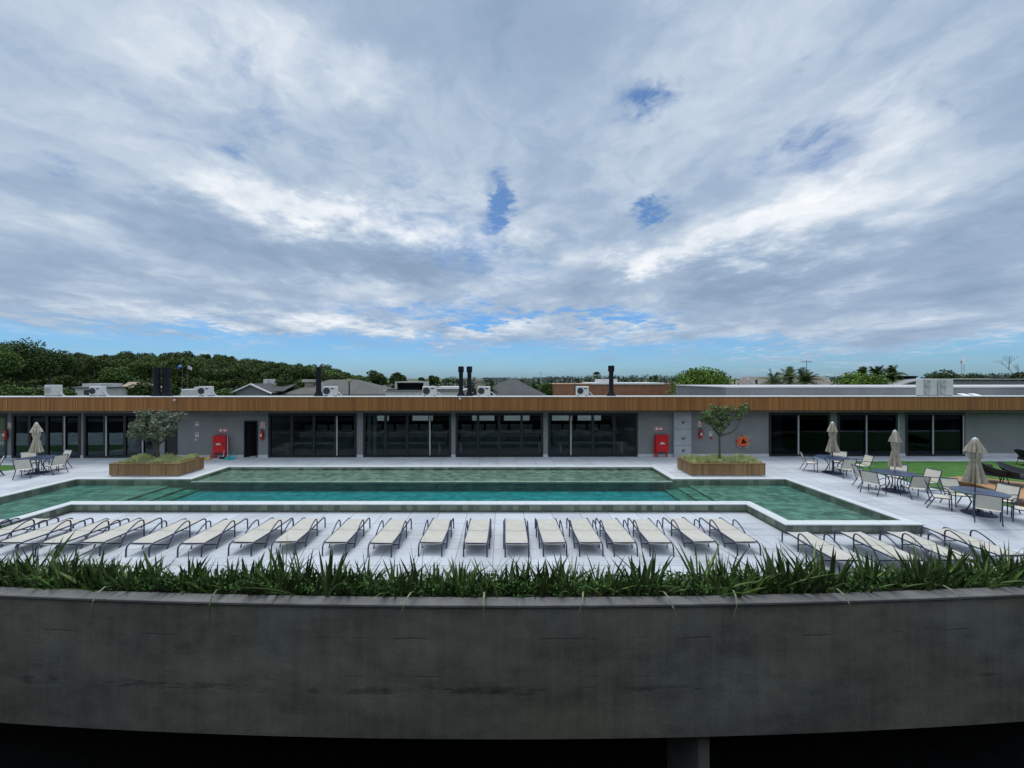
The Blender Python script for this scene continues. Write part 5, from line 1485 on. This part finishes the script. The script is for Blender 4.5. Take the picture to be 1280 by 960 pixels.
# pole, flags, truck, small houses on the left
t = thing('utility_pole', 'dark post with pale lamp head before the hipped grey roof', 'post', (PX(436.5, 50), 50, -.06))
MB().tube([(0, 0, 0), (0, 0, TZ(477, 50))], .09, 8).build('post', M_black, t); MB().box(-.32, .32, -.14, .14, TZ(477, 50), TZ(473.8, 50) + .06, .04).build('lamp_head', M_tan, t)
for i, (px, yt, m_, lab) in enumerate(((228, 455, M_blue, 'blue flag on a dark pole before the wood'), (234.5, 457, M_signw, 'white flag on a dark pole before the wood'))):
    Y = 100; t = thing('flagpole', lab, 'flag', (PX(px, Y), Y, -.06), 0, 'flags before the wood')
    MB().tube([(0, 0, 0), (0, 0, TZ(yt, Y) + .1)], [.1, .06], 8).build('pole', M_bark, t)
    zt = TZ(yt, Y); rows = [[(-.05 - 1.25 * k / 8 if i == 0 else .05 + 1.1 * k / 8, .15 * math.sin(k * 1.2), zt - .5 * (k / 8) ** 2 - j * .26) for k in range(9)] for j in range(4)]
    fl = MB().sheet(rows, .02).build('flag', m_, t)
    rows2 = [[(p[0], p[1] - .03, p[2]) for p in r_[2:6]] for r_ in rows[1:3]]
    MB().sheet(rows2, .01).build('flag_device', M_signw if i == 0 else M_blue, fl)
Y = 62; t = thing('box_truck', 'white box truck half hidden behind the roof, right of the thick flues', 'truck', (PX(234, Y), Y, -.06))
MB().box(-1.1, 1.6, 0, 2.2, .75, TZ(486.5, Y) + .06, .06).build('cargo_box', M_white, t)
MB().box(-1.9, -1.12, .1, 2.1, .6, TZ(488, Y) + .06, .18).build('cab', M_white, t); MB().box(-1.75, -1.2, .07, .098, 1.35, 1.85, .02).build('side_window', M_black, t)
MB().box(.9, 1.65, .2, 1.8, TZ(486.4, Y) + .065, TZ(483.8, Y) + .06, .05).build('roof_unit', M_white, t)
for x in (-1.5, .9):
    for y in (.12, 1.9): MB().lathe([(.38, 0), (.38, .2), (.2, .21)], 18).build('wheel', M_black, t).matrix_local = Matrix.Translation((x, y + .1, .38)) @ Matrix.Rotation(R(90), 4, 'X')
t, ro, c, Y = hip_house('low white house with flat white roof behind the second air conditioner', 88, 128, 92, 126, 483.0, 485, 60, 7, M_roofgray, M_hw)
MB().box(-1.2, 1.7, .5, 4, 2.9, TZ(479.5, 60) + .06).build('upper_storey', M_hw, t)
MB().box(-.4, 1.4, -.01, .3, 2.0, 2.75).build('window', M_dark, t)
t, ro, c, Y = hip_house('small house with tan roof left of the two thick black flues', 147, 170, 153, 167, 477.5, 486, 64, 6, mat('tan_roof', (.33, .25, .17), .85, .15, 1), M_brick)
# pale town on the horizon
q = thing('distant_block', 'pale distant block of houses on the horizon right of the slim twin flues', 'building', (PX(622, 420), 420, -.06))
MB().box(-16, 8, 0, 12, 0, TZ(472.6, 420)).build('wall', mat('far_wall', (.36, .38, .40), .8, .1, .05), q); MB().box(-17, 9, -1, 13, TZ(472.6, 420) + .002, TZ(471.9, 420)).build('roof', mat('far_roof', (.30, .28, .28), .8, .1, .05), q)
q = thing('distant_block', 'pale distant block of houses on the horizon left of the slender palm', 'building', (PX(690, 460), 460, -.06))
MB().box(-18, 26, 0, 12, 0, TZ(472.2, 460)).build('wall', mat('far_wall', (.36, .38, .40)), q); MB().box(-19, 27, -1, 13, TZ(472.2, 460) + .002, TZ(471.5, 460)).build('roof', mat('far_roof', (.30, .28, .28)), q)
t = thing('antenna_mast', 'very thin far mast on the horizon right of the dark pyramid roof', 'antenna', (PX(676, 300), 300, -.06))
MB().tube([(0, 0, 0), (0, 0, TZ(464, 300))], .22, 6).build('mast', M_offwhite, t)
MB().tube([(-1.2, 0, TZ(465.5, 300)), (1.2, 0, TZ(465.5, 300))], .12, 5).build('crossarm', M_offwhite, t)
print('objects', len(bpy.data.objects), 'faces', sum(len(m.polygons) for m in bpy.data.meshes))
